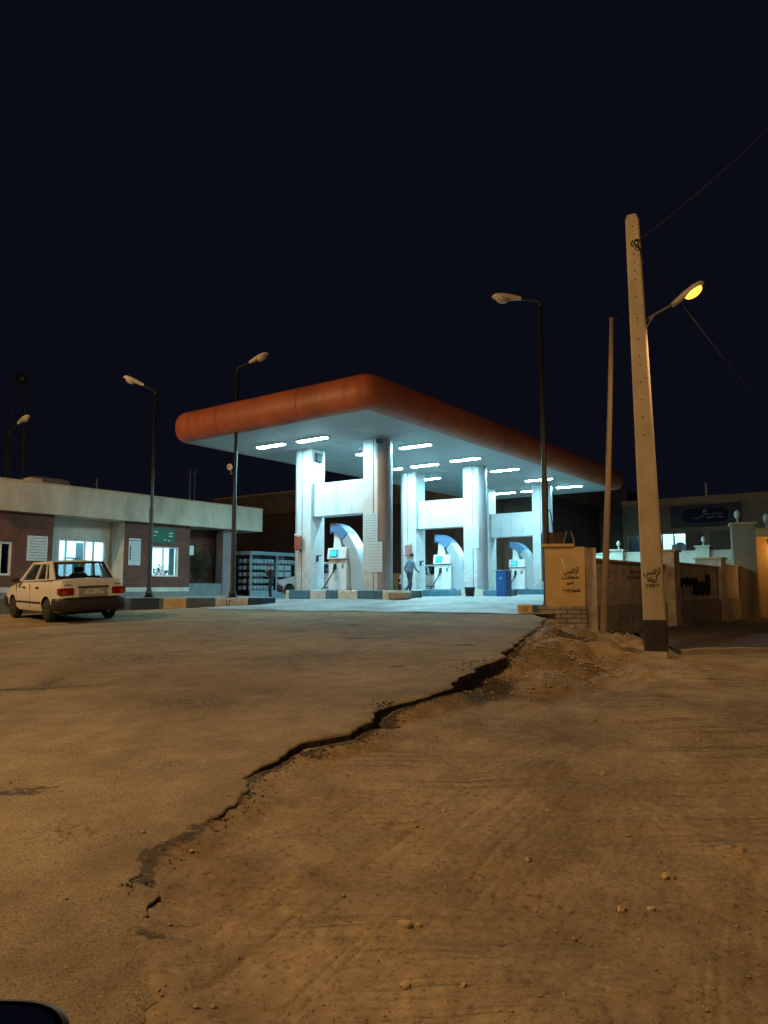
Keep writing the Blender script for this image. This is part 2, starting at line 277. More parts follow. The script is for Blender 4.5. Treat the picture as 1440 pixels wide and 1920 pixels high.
class MB:
    def __init__(s): s.v = []; s.f = []; s.m = []; s.M = Matrix.Identity(4); s.mi = 0; s.sm = set()
    def add(s, vs, fs, smooth=False):
        b = len(s.v); s.v += [tuple(s.M @ Vector(p)) for p in vs]
        for f in fs:
            if smooth: s.sm.add(len(s.f))
            s.f.append([b+i for i in f]); s.m.append(s.mi)
        return s
    def box(s, x0, x1, y0, y1, z0, z1):
        return s.add([(x0,y0,z0),(x1,y0,z0),(x1,y1,z0),(x0,y1,z0),(x0,y0,z1),(x1,y0,z1),(x1,y1,z1),(x0,y1,z1)],
                     [(0,3,2,1),(4,5,6,7),(0,1,5,4),(1,2,6,5),(2,3,7,6),(3,0,4,7)])
    def bbox(s, x0, x1, y0, y1, z0, z1, b=.02):       # chamfered box
        vs = []
        for z, i in ((z0, b), (z0+b, 0), (z1-b, 0), (z1, b)):
            for (x, y) in ((x0+i+b, y0+i), (x1-i-b, y0+i), (x1-i, y0+i+b), (x1-i, y1-i-b), (x1-i-b, y1-i), (x0+i+b, y1-i), (x0+i, y1-i-b), (x0+i, y0+i+b)):
                vs.append((x, y, z))
        fs = [tuple(range(7, -1, -1)), tuple(range(24, 32))]
        for k in range(3):
            for j in range(8): a = k*8+j; c = k*8+(j+1) % 8; fs.append((a, c, c+8, a+8))
        return s.add(vs, fs)
    def prism(s, pts, h, axis='z', o=0.):            # polygon extruded along an axis from o to o+h
        n = len(pts)
        def P(p, k):
            if axis == 'z': return (p[0], p[1], k)
            if axis == 'y': return (p[0], k, p[1])
            return (k, p[0], p[1])
        vs = [P(p, o) for p in pts]+[P(p, o+h) for p in pts]
        fs = [tuple(range(n))[::-1], tuple(range(n, 2*n))]+[(i, (i+1) % n, n+(i+1) % n, n+i) for i in range(n)]
        return s.add(vs, fs)
    def tube(s, path, r, n=10, cap=True):
        rs = r if isinstance(r, (list, tuple)) else [r]*len(path)
        P = [Vector(p) for p in path]; vs = []; fs = []; up = None
        for i, p in enumerate(P):
            t = (P[min(i+1, len(P)-1)]-P[max(i-1, 0)]).normalized()
            if up is None: up = Vector((0, 0, 1)) if abs(t.z) < .9 else Vector((1, 0, 0))
            a = t.cross(up).normalized(); b = a.cross(t).normalized(); up = b
            for k in range(n):
                w = 2*math.pi*k/n; vs.append(p+(a*math.cos(w)+b*math.sin(w))*rs[i])
        for i in range(len(P)-1):
            for k in range(n): fs.append((i*n+k, i*n+(k+1) % n, (i+1)*n+(k+1) % n, (i+1)*n+k))
        s.add(vs, fs, n > 6)
        if cap: s.add([vs[k] for k in range(n)], [tuple(range(n))[::-1]]); s.add([vs[-n+k] for k in range(n)], [tuple(range(n))])
        return s
    def lathe(s, prof, n=20, c=(0, 0, 0), sx=1, sy=1):
        vs = []; fs = []
        for r, z in prof:
            for k in range(n): w = 2*math.pi*k/n; vs.append((c[0]+r*math.cos(w)*sx, c[1]+r*math.sin(w)*sy, c[2]+z))
        for i in range(len(prof)-1):
            for k in range(n): fs.append((i*n+k, i*n+(k+1) % n, (i+1)*n+(k+1) % n, (i+1)*n+k))
        fs.append(tuple(range(n))[::-1]); fs.append(tuple(range((len(prof)-1)*n, len(prof)*n)))
        return s.add(vs, fs, True)
    def ball(s, c, r, n=12, sx=1, sy=1, sz=1):
        pr = [(max(.001, r*math.sin(math.pi*i/n)), -r*math.cos(math.pi*i/n)*sz) for i in range(n+1)]
        return s.lathe(pr, n*2 if n < 10 else 20, c, sx, sy)
    def grid(s, X, Y, Z, smooth=True):
        r, c = X.shape; vs = list(zip(X.ravel().tolist(), Y.ravel().tolist(), Z.ravel().tolist()))
        fs = [(i*c+j, i*c+j+1, (i+1)*c+j+1, (i+1)*c+j) for i in range(r-1) for j in range(c-1)]
        return s.add(vs, fs, smooth)
    def build(s, name, mats, parent=None, loc=None, rotz=0, rot=None):
        me = bpy.data.meshes.new(name); me.from_pydata(s.v, [], s.f)
        for m in (mats if isinstance(mats, (list, tuple)) else [mats]): me.materials.append(M[m] if isinstance(m, str) else m)
        me.polygons.foreach_set('material_index', s.m)
        if s.sm: me.polygons.foreach_set('use_smooth', [i in s.sm for i in range(len(s.f))])
        me.update()
        o = bpy.data.objects.new(name, me); C.objects.link(o)
        if parent: o.parent = parent
        if loc is not None: o.location = loc
        o.rotation_euler = rot if rot else (0, 0, rotz)
        return o
def tag(o, label=None, cat=None, group=None, kind=None):
    if label: o['label'] = label
    if cat: o['category'] = cat
    if group: o['group'] = group
    if kind: o['kind'] = kind
    return o
def thing(name, label, cat, loc=(0, 0, 0), rotz=0, group=None, rot=None):
    o = bpy.data.objects.new(name, None); C.objects.link(o); o.location = loc; o.rotation_euler = rot if rot else (0, 0, rotz); o.empty_display_size = .2
    return tag(o, label, cat, group)
def kids(o): return [c for c in bpy.data.objects if c.parent == o]
def copy_tree(o, parent=None):
    ch = kids(o); c = o.copy(); C.objects.link(c)
    if parent: c.parent = parent
    for k in ch: copy_tree(k, c)
    return c
def bevel(o, w=.01, seg=2):
    b = o.modifiers.new('bevel', 'BEVEL'); b.width = w; b.segments = seg; b.limit_method = 'ANGLE'; b.angle_limit = R(35); return o
def light(name, kind, loc, col, power, parent=None, **k):
    l = bpy.data.lights.new(name, kind); l.color = col; l.energy = power
    for a, b in k.items(): setattr(l, a, b)
    o = bpy.data.objects.new(name, l); C.objects.link(o); o.location = loc
    if parent: o.parent = parent
    return o
# ------------------------------------------------------------------ Persian lettering
AR = {'ا':(0xfe8d,0xfe8e),'آ':(0xfe81,0xfe82),'ب':(0xfe8f,0xfe90,0xfe91,0xfe92),'ت':(0xfe95,0xfe96,0xfe97,0xfe98),'د':(0xfea9,0xfeaa),'ر':(0xfead,0xfeae),'ز':(0xfeaf,0xfeb0),'ژ':(0xfb8a,0xfb8b),
 'س':(0xfeb1,0xfeb2,0xfeb3,0xfeb4),'ع':(0xfec9,0xfeca,0xfecb,0xfecc),'ن':(0xfee5,0xfee6,0xfee7,0xfee8),'ی':(0xfbfc,0xfbfd,0xfbfe,0xfbff),'م':(0xfee1,0xfee2,0xfee3,0xfee4),'ه':(0xfee9,0xfeea,0xfeeb,0xfeec),'و':(0xfeed,0xfeee),'ل':(0xfedd,0xfede,0xfedf,0xfee0)}
def shape(t):
    if not any(c in AR for c in t): return t
    out = []
    for i, c in enumerate(t):
        if c not in AR: out.append(c); continue
        pj = i > 0 and t[i-1] in AR and len(AR[t[i-1]]) == 4; nj = i+1 < len(t) and t[i+1] in AR and len(AR[c]) == 4
        out.append(chr(AR[c][3 if pj and nj else 2 if nj else 1 if pj else 0]))
    return ''.join(out[::-1])
def text(name, s, size, m, parent, loc, rot, thick=.002, sx=1., bold=0.):
    c = bpy.data.curves.new(name, 'FONT'); c.body = shape(s); c.size = size; c.extrude = thick; c.align_x = 'CENTER'; c.align_y = 'CENTER'; c.resolution_u = 3; c.offset = bold
    o = bpy.data.objects.new(name, c); C.objects.link(o); dg = bpy.context.evaluated_depsgraph_get()
    me = bpy.data.meshes.new_from_object(o.evaluated_get(dg)); bpy.data.objects.remove(o); bpy.data.curves.remove(c)
    me.materials.clear(); me.materials.append(M[m]); q = bpy.data.objects.new(name, me); C.objects.link(q); q.parent = parent; q.location = loc; q.rotation_euler = rot; q.scale = (sx, 1, 1)
    return q
def scribble(mb, x0, x1, z, h, y, rnd, w=.006):         # one illegible line of writing, drawn on a plane y = const
    x = x1
    while x > x0:
        L_ = rnd.uniform(.5, 2.2)*h*1.6; xe = max(x0, x-L_); n = max(3, int((x-xe)/(h*.35)))
        pts = [(x+(xe-x)*i/n, z+rnd.uniform(-.25, .35)*h*(1 if i % 2 else .2)) for i in range(n+1)]
        for a, b in zip(pts[:-1], pts[1:]):
            mb.add([(a[0], y, a[1]-w), (b[0], y, b[1]-w), (b[0], y, b[1]+w), (a[0], y, a[1]+w)], [(0, 1, 2, 3)])
        x = xe-h*.5

# ================================================================== GROUND
def fan_rows(y0, y1, k, step0):
    ys = [y0]
    while ys[-1] < y1: ys.append(ys[-1]+max(step0, ys[-1]*k))
    return np.array(ys)
ysn = np.concatenate([np.linspace(-60, 2.0, 26)[:-1], fan_rows(2.0, 22, .0052, .012), np.linspace(22.2, 60, 130), np.linspace(70, 400, 12)])
tt = np.concatenate([np.linspace(-1, 0, 14)[:-1], np.linspace(0, 1, 430), np.linspace(1, 2, 14)[1:]])
Yg = np.repeat(ysn[:, None], len(tt), 1)
half = .58*np.clip(ysn, 2.2, 1e9)+.35
Xg = np.zeros_like(Yg)
for j, t in enumerate(tt):
    if t < 0: Xg[:, j] = -half-(-t)**1.5*(300-half*0)
    elif t > 1: Xg[:, j] = half+(t-1)**1.5*300
    else: Xg[:, j] = -half+2*half*t
Zg = Hdirt(Xg, Yg, True)
go = MB().grid(Xg, Yg, Zg).build('ground', 'dirt'); go['kind'] = 'structure'
sE = Xg-XE(Yg); tar = .75*np.exp(-((sE-.03)/.07)**2)*np.clip((Yg-3.2)/.6, 0, 1)*np.clip((17-Yg)/3, 0, 1)  # exposed tar at the asphalt edge, plus ledge shade painted on the dirt
for (px, py, rx, ry, k) in ((255, 1660, .05, .16, 1.1), (288, 1745, .10, .05, .8), (268, 1600, .06, .12, .7), (715, 1333, .17, .22, 1.3), (880, 1272, .28, .5, 1.3), (930, 1252, .3, .5, .9), (560, 1396, .35, .10, .8), (1020, 1190, .5, .5, .5)):
    q = ghit(px, py); tar = np.maximum(tar, k*np.exp(-(((Xg-q.x)/rx)**2+((Yg-q.y)/ry)**2)))
at_ = go.data.attributes.new('tar', 'FLOAT', 'POINT'); at_.data.foreach_set('value', tar.ravel().astype(np.float32))
# asphalt sheet with a broken edge
ys = np.concatenate([np.linspace(-40, 2.0, 20)[:-1], fan_rows(2.0, 24.2, .0055, .013)])
s1 = np.concatenate([np.linspace(0, 1, 12)[:-1], np.linspace(1, 2, 330)])
jit = .09*vnoise(ys*6, ys*0, 21)+.05*vnoise(ys*21, ys*0, 22)+.16*vnoise(ys*2.2, ys*0, 23)+.02*vnoise(ys*60, ys*0, 24)
Yr = np.repeat(ys[:, None], len(s1)+2, 1); Xr = np.zeros_like(Yr)
xe = XE(ys)+jit*np.clip((16.2-ys)/2, 0, 1); xl = -(.58*np.clip(ys, 2.2, 1e9)+.5); xl = np.minimum(xl, xe-.8)
for j, s_ in enumerate(s1): Xr[:, j] = (-60+(xl+60)*s_) if s_ < 1 else xl+(xe-xl)*(s_-1)
Zr = Hroad(Xr, Yr)+.005*vnoise(Xr*14, Yr*14, 31)+.02*vnoise(Xr*.8, Yr*.8, 32)*np.clip((18-Yr)/4, 0, 1)+.003*vnoise(Xr*40, Yr*40, 33)
ed = np.clip((Xr-(xe[:, None]-.10))/.10, 0, 1); Zr -= .012*ed**2
Xr[:, -2] = xe+.004; Zr[:, -2] = Hroad(xe, ys)-.022
Xr[:, -1] = xe-.03+.03*vnoise(ys*30, ys*0, 77); Zr[:, -1] = Hroad(xe, ys)-.32
rb = MB(); rb.grid(Xr[:, :-1], Yr[:, :-1], Zr[:, :-1]); rb.mi = 1; rb.grid(Xr[:, -2:], Yr[:, -2:], Zr[:, -2:], False)
tar_shade_road = np.zeros_like(Xr[:, :-1]); X_, Y_ = Xr[:, :-1], Yr[:, :-1]  # cracks and oil spots; the widest patches paint the dimmer stretch between lamps
for (px, py, rx, ry, k) in ((20, 1293, 1.1, .10, .75), (95, 1280, .25, .5, .6), (150, 1285, 1.2, .07, .6), (0, 1487, .5, .06, .8), (60, 1478, .3, .06, .6), (665, 1197, .22, .10, 1.1), (870, 1210, .2, .12, 1.0), (745, 1250, .12, .05, 1.1), (662, 1172, .2, .2, .8), (350, 1320, 1.3, .5, .45), (230, 1235, 1.6, 1.0, .5), (560, 1230, 2.2, .7, .45), (120, 1560, .35, .3, .4), (300, 1440, .5, .3, .35)):
    q = ghit(px, py); tar_shade_road = np.maximum(tar_shade_road, k*np.exp(-(((X_-q.x)/rx)**2+((Y_-q.y)/ry)**2)))
tar_shade_road = np.concatenate([tar_shade_road.ravel(), np.full(len(ys)*2, .9)])
ro = rb.build('road', ['asphalt', mat('shaded_tar_edge', (.045, .038, .035), .9, var=.4, scale=12, bump=.01, bscale=40)]); ro['kind'] = 'structure'  # dark tar of the broken edge, its colour also carrying the ledge shade
at_ = ro.data.attributes.new('tar', 'FLOAT', 'POINT'); at_.data.foreach_set('value', tar_shade_road.astype(np.float32))
# forecourt concrete
fb = MB(); ny, nx = 90, 90
BL, BR = Vector((-4.9, 20.52)), Vector((3.75, 16.2))
X = np.zeros((ny, nx)); Y = np.zeros((ny, nx))
for i in range(ny):
    w = (i/(ny-1))**1.4*34
    for j in range(nx):
        p = BL.lerp(BR, j/(nx-1)); lft = Vector((BL.x-w*.62, BL.y+w*.9)); rgt = Vector((W0[0]-.85+U[0]*w, W0[1]-.15+U[1]*w+.0))
        if i == 0: rgt = BR
        q = lft.lerp(rgt, j/(nx-1)); X[i, j] = q.x; Y[i, j] = q.y
n_ = vnoise(X*1.3, Y*1.3, 41)
X[0] += n_[0]*.12; Y[0] += n_[0]*.5
fb.grid(X, Y, Hroad(X, Y)+.014); fb.build('forecourt', 'slab')['kind'] = 'structure'
# raised pavement in front of the office with its painted kerb
PZ = 1.27
kp = [(-34, 16.5), (-16, 19.4), (-7.25, 20.9)]
def kx(px, y): return ((px-720)/F*y*.9946)
def kxy(px):                                   # point on the kerb line between its knots
    a, b = Vector((-7.25, 20.9)), Vector((-3.62, 21.75))
    r = ray(px, 1120); t, _ = on_line(a, b-a, px, 1120); p = a+(b-a)*t; return (p.x, p.y)
pl = [(-34, 16.5), (-16, 19.4), kxy(246), kxy(490), (-3.35, 22.3), (-3.9, 24.5), (-6.4, 30.5), (-7.2, 33.0), (-12, 46), (-50, 46), (-50, 16.5)]
b_ = MB(); b_.prism([(p[0]*1.0, p[1]) for p in pl], .55, 'z', PZ-.55-.004)
b_.build('pavement', 'pave')['kind'] = 'structure'
segs = [(-34, 16.5, None, 'kgrey'), (kxy(90), 'kgrey'), (kxy(150), 'kblue'), (kxy(200), 'kgrey'), (kxy(246), 'kgrey'), (kxy(298), 'kdark'), (kxy(306), 'kgrey'), (kxy(350), 'kyellow'), (kxy(404), 'kgrey'), (kxy(465), 'kwhite'), (kxy(490), 'kdark'), ((-3.35, 22.3), 'kdark'), ((-3.9, 24.5), 'kgrey')]
kb = MB(); km = ['kgrey', 'kblue', 'kdark', 'kyellow', 'kwhite']
pts = [(-34, 16.5)]+[s_[0] for s_ in segs[1:]]; cols = [s_[1] for s_ in segs[1:]]
for i in range(len(pts)-1):
    a, b = Vector(pts[i]), Vector(pts[i+1]); d = (b-a).normalized(); n = Vector((d.y, -d.x))
    kb.mi = km.index(cols[i]); a2, b2 = a+d*.003, b-d*.003
    q = [a2+n*.03, b2+n*.03, b2-n*.14, a2-n*.14]
    hj = .006*random.uniform(-1, 1)
    kb.prism([(p.x, p.y) for p in q], .62+hj, 'z', PZ-.6)
ko = bevel(kb.build('kerb', km), .015); ko['kind'] = 'structure'
# graffiti on the pale kerb stone
a, b = Vector((*kxy(404), 0)), Vector((*kxy(465), 0)); d = (b-a).normalized(); n = Vector((d.y, -d.x, 0))
kang = math.atan2(d.y, d.x)
text('painted_number', '۱۲۰', .26, 'spray', ko, a.lerp(b, .45)+n*.034+Vector((0, 0, PZ-.13)), (math.pi/2, 0, kang), .001)
a, b = Vector((*kxy(306), 0)), Vector((*kxy(350), 0)); text('painted_number', '۲', .16, 'spray', ko, a.lerp(b, .5)+n*.034+Vector((0, 0, PZ-.2)), (math.pi/2, 0, kang), .001)
# lone yellow kerb stone at the foot of the ochre pillar
c = ghit(985, 1150); kb = MB(); km2 = ['kyellow', 'kgrey']
t = thing('kerb_stone', 'yellow and grey kerb stones at the foot of the ochre wall pillar', 'kerb', (c.x, c.y, c.z), -.06)
kb.bbox(-.16, .17, 0, .3, -.15, .20, .015); kb.build('stone_block', 'kyellow', t)
text('painted_number', '۱۷', .17, 'spray', t, (0, -.002, .09), (math.pi/2, 0, 0), .001)
kb = MB(); kb.bbox(.18, .72, .02, .3, -.15, .19, .015); kb.build('stone_block', 'kgrey', t)

# ================================================================== CANOPY
ZC = 6.42; CL, CW = 20.3, 7.7
t = thing('station_canopy', 'large flat station canopy with rounded orange edge on three white portal frames', 'canopy', S(0, 0, 0), ANG); CAN = t
b_ = MB(); prof = []
for i in range(15):
    w = math.pi*i/14; prof.append((.42*math.sin(w)**.8 if 0 < i < 14 else 0, ZC+.5*(1-math.cos(w))))
vs = []; fs = []; per = []
RC = .16; cor = [((RC, RC), math.pi), ((CL-RC, RC), 1.5*math.pi), ((CL-RC, CW-RC), 0), ((RC, CW-RC), .5*math.pi)]
for dd, z in prof:
    row = []
    for k in range(4):
        (cx, cy), a0_ = cor[k]; rr_ = RC+dd
        arc_ = [(cx+rr_*math.cos(a0_+math.pi/2*i/8), cy+rr_*math.sin(a0_+math.pi/2*i/8)) for i in range(9)]
        (nx2, ny2), a1_ = cor[(k+1) % 4]; nxt = (nx2+rr_*math.cos(a1_), ny2+rr_*math.sin(a1_))
        row += [(p_[0], p_[1], z) for p_ in arc_]
        n = 24 if k % 2 == 0 else 12; a, c = Vector(arc_[-1]), Vector(nxt)
        for i in range(1, n):
            p = a.lerp(c, i/n); row.append((p.x, p.y, z+.012*math.sin(i*1.7+k)*math.sin(math.pi*(z-ZC))))
    vs += row; per.append(len(row))
n = per[0]
for i in range(len(prof)-1):
    for k in range(n): fs.append((i*n+k, i*n+(k+1) % n, (i+1)*n+(k+1) % n, (i+1)*n+k))
b_.add(vs, fs, True)
o = b_.build('fascia', 'orange', t)
e_ = o.modifiers.new('split', 'EDGE_SPLIT'); e_.split_angle = R(40)
b_ = MB(); b_.box(.01, CL-.01, .01, CW-.01, ZC+.9, ZC+.96); b_.build('roof_deck', 'darkwall', t)
b_ = MB(); b_.box(.004, CL-.004, .004, CW-.004, ZC+.002, ZC+.06); b_.build('ceiling', 'ceil', t)
b_ = MB()
for k in range(1, 13): b_.box(k*1.5-.006, k*1.5+.006, .02, CW-.02, ZC-.002, ZC+.001)
for k in range(1, 4): b_.box(.02, CL-.02, k*CW/4-.006, k*CW/4+.006, ZC-.003, ZC+.001)
b_.build('ceiling_joint', mat('ceiling_joint_grey', (.45, .46, .47), .7), t)
for (ax, val) in (('v', 2.3), ('v', 5.75), ('v', 7.1), ('u', 5.), ('u', 10.5), ('u', 15.5), ('u', 2.5), ('u', 7.7), ('u', 13.1), ('v', 4.1), ('v', .5)):
    b_ = MB(); w = .03 if val in (2.3, 5.75, 7.1, 10.5) else .012
    for i in range(len(prof)-1):
        (d0, z0), (d1, z1) = prof[i], prof[i+1]; e = .006
        if ax == 'v': b_.add([(-d0-e, val, z0), (-d0-e, val+w, z0), (-d1-e, val+w, z1), (-d1-e, val, z1)], [(0, 1, 2, 3)])
        else: b_.add([(val, -d0-e, z0), (val+w, -d0-e, z0), (val+w, -d1-e, z1), (val, -d1-e, z1)], [(0, 1, 2, 3)])
    b_.build('fascia_seam', 'seam', t)
FU = [3.2, 9.72, 16.2]
def IZ(u): return 1.5 - .012*(u-3.2)*0
def column(v0, v1, u0, near):
    # stadium plan: flat towards the pump, rounded outside
    r = .40; b = MB(); pts = []
    vr = v0 if near else v1; sgn = -1 if near else 1
    flat = v1 if near else v0
    pts.append((u0, flat)); n = 12
    arc = [(u0+.36-.36*math.cos(math.pi*i/n), vr+sgn*(-.36+.36*math.sin(math.pi*i/n))) for i in range(n+1)]
    pts += arc; pts.append((u0+.72, flat))
    if near is False: pass
    z0 = IZ(u0)-.03; nn = len(pts); vs = [(p[0], p[1], z0) for p in pts]+[(p[0], p[1], ZC) for p in pts]
    for i in range(nn):
        a, c = i, (i+1) % nn; sm_ = 1 <= a < nn-2
        b.mi = 1 if (2 <= a < nn-3) else 0
        f = (a, c, nn+c, nn+a)
        b.add([vs[k] for k in f], [(0, 1, 2, 3) if not near else (3, 2, 1, 0)], sm_)
    o = b.build('column', ['clad', 'nose'], CAN)
    sv = .42 if near else .40
    vv = v1-sv if near else v0+sv
    for x0, x1 in ((-.003, .01), (.71, .723)): j = MB(); j.box(u0+x0, u0+x1, vv-.012, vv+.012, z0, ZC-.02); j.build('cladding_joint', 'joint', o)
    for zz in (2.9, 4.4): h = MB(); h.box(u0-.0025, u0+.005, min(flat, vr-sgn*.36), max(flat, vr-sgn*.36), zz, zz+.004); h.build('panel_joint', 'greyjoint', o)
    return o
for fi, u0 in enumerate(FU):
    column(1.80, 2.64, u0, True); column(4.93, 5.85, u0, False)
    b = MB(); b.box(u0+.10, u0+.62, 2.645, 4.925, 4.02, 5.17); bo = bevel(b.build('portal_beam', 'clad', CAN), .01, 1)
    for vv in (3.22, 3.8, 4.37): j = MB(); j.box(u0+.097, u0+.105, vv-.004, vv+.004, 4.03, 5.16); j.build('panel_joint', 'greyjoint', bo)
    j = MB(); j.box(u0+.06, u0+.12, 4.86, 4.924, 4.02, 5.17); j.build('end_trim', 'greyjoint', bo)
# ceiling luminaires
lamps = [(1.95, 5.65), (1.98, 3.8), (4.97, 3.68), (4.92, 1.74), (8.4, 5.35), (8.37, 3.6), (8.18, 1.65), (11.5, 5.45), (11.3, 1.58), (14.6, 1.56), (17.9, 4.95), (17.9, 3.35), (17.6, 1.35)]
where = ['leftmost lit ceiling tube at the canopy front', 'large bright ceiling tube over the nearest left column', 'lit ceiling tube just left of the nearest right column', 'lit ceiling tube right of the nearest round column', 'lit ceiling tube just right behind the nearest round column', 'thin lit ceiling tube above the second left column', 'bright ceiling tube above the second right column', 'small lit ceiling tube touching the second left column', 'brightest ceiling tube right of the second right column', 'lit ceiling tube crossed by the dark lamp post', 'small far ceiling tube left above the third beam', 'far lit ceiling tube beside the third right column', 'far right lit ceiling tube near the canopy end']
for (u, v), w in zip(lamps, where):
    t = thing('ceiling_light', w, 'ceiling light', S(u, v, ZC), ANG, 'tubular lights under the canopy')
    pts = []; L_, r = .51, .13
    for i in range(17):
        a = math.pi*i/16; pts.append((r*math.cos(a), L_+r*math.sin(a)))
    for i in range(17):
        a = math.pi+math.pi*i/16; pts.append((r*math.cos(a), -L_+r*math.sin(a)))
    b = MB(); b.prism([(p[0]*1.25, p[1]*1.04) for p in pts], .05, 'z', -.048); b.build('housing', 'white', t)
    b = MB(); b.prism(pts, .05, 'z', -.058); bevel(b.build('diffuser', 'tube', t), .02, 2)

# pump islands
def SU(px, u, py=1110):                       # v of a pixel column on the plane u
    P0 = SP(u, 0); tt_, z = on_line(P0, V, px, py); return tt_, z
Hs = lambda u, v: float(Hroad(*SP(u, v)))
isl = [(2.75, 4.35, [(535, 541, 'kwhite'), (541, 581, 'kblue'), (581, 610, 'kwhite'), (610, 633, 'kblue'), (633, 670, 'kwhite'), (670, 716, 'kblue'), (716, 738, 'kwhite')], 'nearest pump island with worn blue and white kerb blocks'),
       (9.3, 10.85, [(760, 766, 'kwhite'), (766, 792, 'kwhite'), (792, 864, 'kblue'), (864, 906, 'kwhite'), (906, 935, 'kblue')], 'middle pump island beside the black bucket and blue bin'),
       (15.8, 17.3, [(905, 930, 'kwhite'), (930, 960, 'kblue'), (960, 1010, 'kblue'), (1010, 1030, 'kblue')], 'far pump island partly behind the blue bin and ochre pillar')]
for u0, u1, sg, lab in isl:
    t = thing('pump_island', lab, 'pump island', S(0, 0, 0), ANG, 'raised pump islands under the canopy')
    vmax = SU(sg[0][0], u0)[0]; vmin = SU(sg[-1][1], u0)[0]
    for a, c, m_ in sg:
        va, vc = SU(a, u0)[0], SU(c, u0)[0]
        b = MB(); b.bbox(u0, u0+.16, vc+.004, va-.004, .95, 1.50+random.uniform(-.004, .004), .018); b.build('kerb_block', m_, t)
    b = MB(); b.bbox(u1-.16, u1, vmin, vmax, .95, 1.5, .018); b.build('kerb_block', 'kblue', t)
    b = MB(); b.box(u0+.161, u1-.161, vmin+.004, vmax-.004, .95, 1.485); b.build('island_top', mat('pale_blue_island_floor', (.17, .27, .33), .7, var=.25, scale=2), t)
# rough concrete block
v_, _ = SU(748, 2.9)
b = MB(); b.bbox(-.32, .32, -.30, .30, 0, .27, .06)
o = b.build('concrete_block', 'concrete', None, S(2.95, v_, Hs(2.95, v_)), ANG+.25)
sb = o.modifiers.new('sub', 'SUBSURF'); sb.levels = sb.render_levels = 2; sb.subdivision_type = 'SIMPLE'
tx = bpy.data.textures.new('lump', 'CLOUDS'); tx.noise_scale = .25; dm = o.modifiers.new('d', 'DISPLACE'); dm.texture = tx; dm.strength = .07
tag(o, 'rough brown concrete block at the right end of the nearest pump island', 'block')

# ------------------------------------------------------------------ fuel pumps
def make_pump():
    t = thing('fuel_pump', '', 'fuel pump', S(0, 0, 0), ANG)
    # local x = u (depth), local y = v; front face at x = 0
    b = MB(); b.bbox(0, .62, .02, .80, .02, 1.02, .012); cab = b.build('cabinet', 'pumpwhite', t)
    b = MB(); b.box(-.003, .003, .03, .79, .985, .992); b.build('door_joint', 'greyjoint', cab)
    b = MB(); b.box(.06, .56, .06, .76, -.02, .03); b.build('base', 'steelblue', t)
    # head with screen, slightly wider and tilted
    b = MB(); b.prism([(-.06, 1.06), (.52, 1.06), (.52, 1.40), (.0, 1.44)], .82, 'y', 0.01); hd = bevel(b.build('display_head', 'pumpwhite', t), .02, 2)
    b = MB(); b.M = Matrix.Translation((-.035, .54, 1.25)) @ Matrix.Rotation(R(9.0), 4, 'Y'); b.box(-.012, .01, -.16, .16, -.12, .12); b.build('bezel', 'pumpblue', hd)
    b = MB(); b.M = Matrix.Translation((-.048, .54, 1.25)) @ Matrix.Rotation(R(9.0), 4, 'Y'); b.box(-.006, .0, -.125, .125, -.09, .09); b.build('screen', 'screen', hd)
    for y_ in (.06, .66): b = MB(); b.box(-.004, .02, y_, y_+.1, .925, .95); b.build('corner_badge', 'pumpblue', cab)
    # neck
    b = MB(); b.prism([(.36, 1.43), (.74, 1.43), (.70, 1.7), (.71, 2.08), (.42, 2.08), (.42, 1.7)], .22, 'x', .16); bevel(b.build('neck', 'pumpwhite', t), .015)
    # arched shell: crescent between two quarter ellipses
    n = 22; yc = .82
    def cres(k0, k1, x0, x1, m_, name, g=0.):
        b = MB(); out = []; inn = []
        for i in range(k0, k1+1):
            a = math.pi/2*i/n
            out.append((yc-(1.42+g)*math.sin(a), (2.30+g)*math.cos(a)))
            a2 = a; w = 1.02 if a < 9 else 1
            inn.append((yc-(.95-g)*math.sin(a2), (2.0-g)*math.cos(a2)))
        vs = [(x0, p[0], p[1]) for p in out]+[(x0, p[0], p[1]) for p in inn]+[(x1, p[0], p[1]) for p in out]+[(x1, p[0], p[1]) for p in inn]
        m1 = len(out); fs = []
        for i in range(m1-1):
            fs += [(i, i+1, m1+i+1, m1+i), (2*m1+i, 3*m1+i, 3*m1+i+1, 2*m1+i+1), (i, 2*m1+i, 2*m1+i+1, i+1), (m1+i, m1+i+1, 3*m1+i+1, 3*m1+i)]
        fs += [(0, m1, 3*m1, 2*m1), (m1-1, 3*m1-1, 4*m1-1, 2*m1-1)]
        b.add(vs, fs, False); return bevel(b.build(name, m_, t), .02, 2)
    cres(8, n, .10, .60, 'pumpgrey', 'arched_shell'); cres(0, 8, .08, .62, 'pumpblue', 'shell_crest', .005)
    b = MB(); b.prism([(.04, .05), (-.40, .05), (-.26, .75), (.0, 1.25), (.04, 1.25)], .34, 'x', .18); bevel(b.build('side_filler', 'pumpgrey', t), .02)
    b = MB(); b.prism([(.80, 1.95), (.84, 1.95), (.84, 2.26), (.80, 2.28)], .5, 'x', .11); b.build('crest_end', 'pumpblue', t)
    # nozzle + hose
    b = MB(); b.box(-.05, .0, .44, .54, .70, .90); hol = b.build('nozzle_holder', 'black', t)
    b = MB(); b.tube([(-.06, .49, .86), (-.09, .49, .74), (-.08, .5, .62)], [.03, .035, .025], 8); b.tube([(-.08, .5, .66), (-.07, .58, .60)], .015, 6); b.build('nozzle', 'black', hol)
    b = MB(); b.box(-.004, .0, .13, .23, .74, .90); b.build('keypad', 'steelblue', cab)
    b = MB(); b.tube([(-.08, .5, .64), (-.2, .56, .45), (-.3, .66, .2), (-.42, .82, -.05), (-.46, .9, -.17)], .02, 8); b.build('hose', 'rubber', t)
    return t
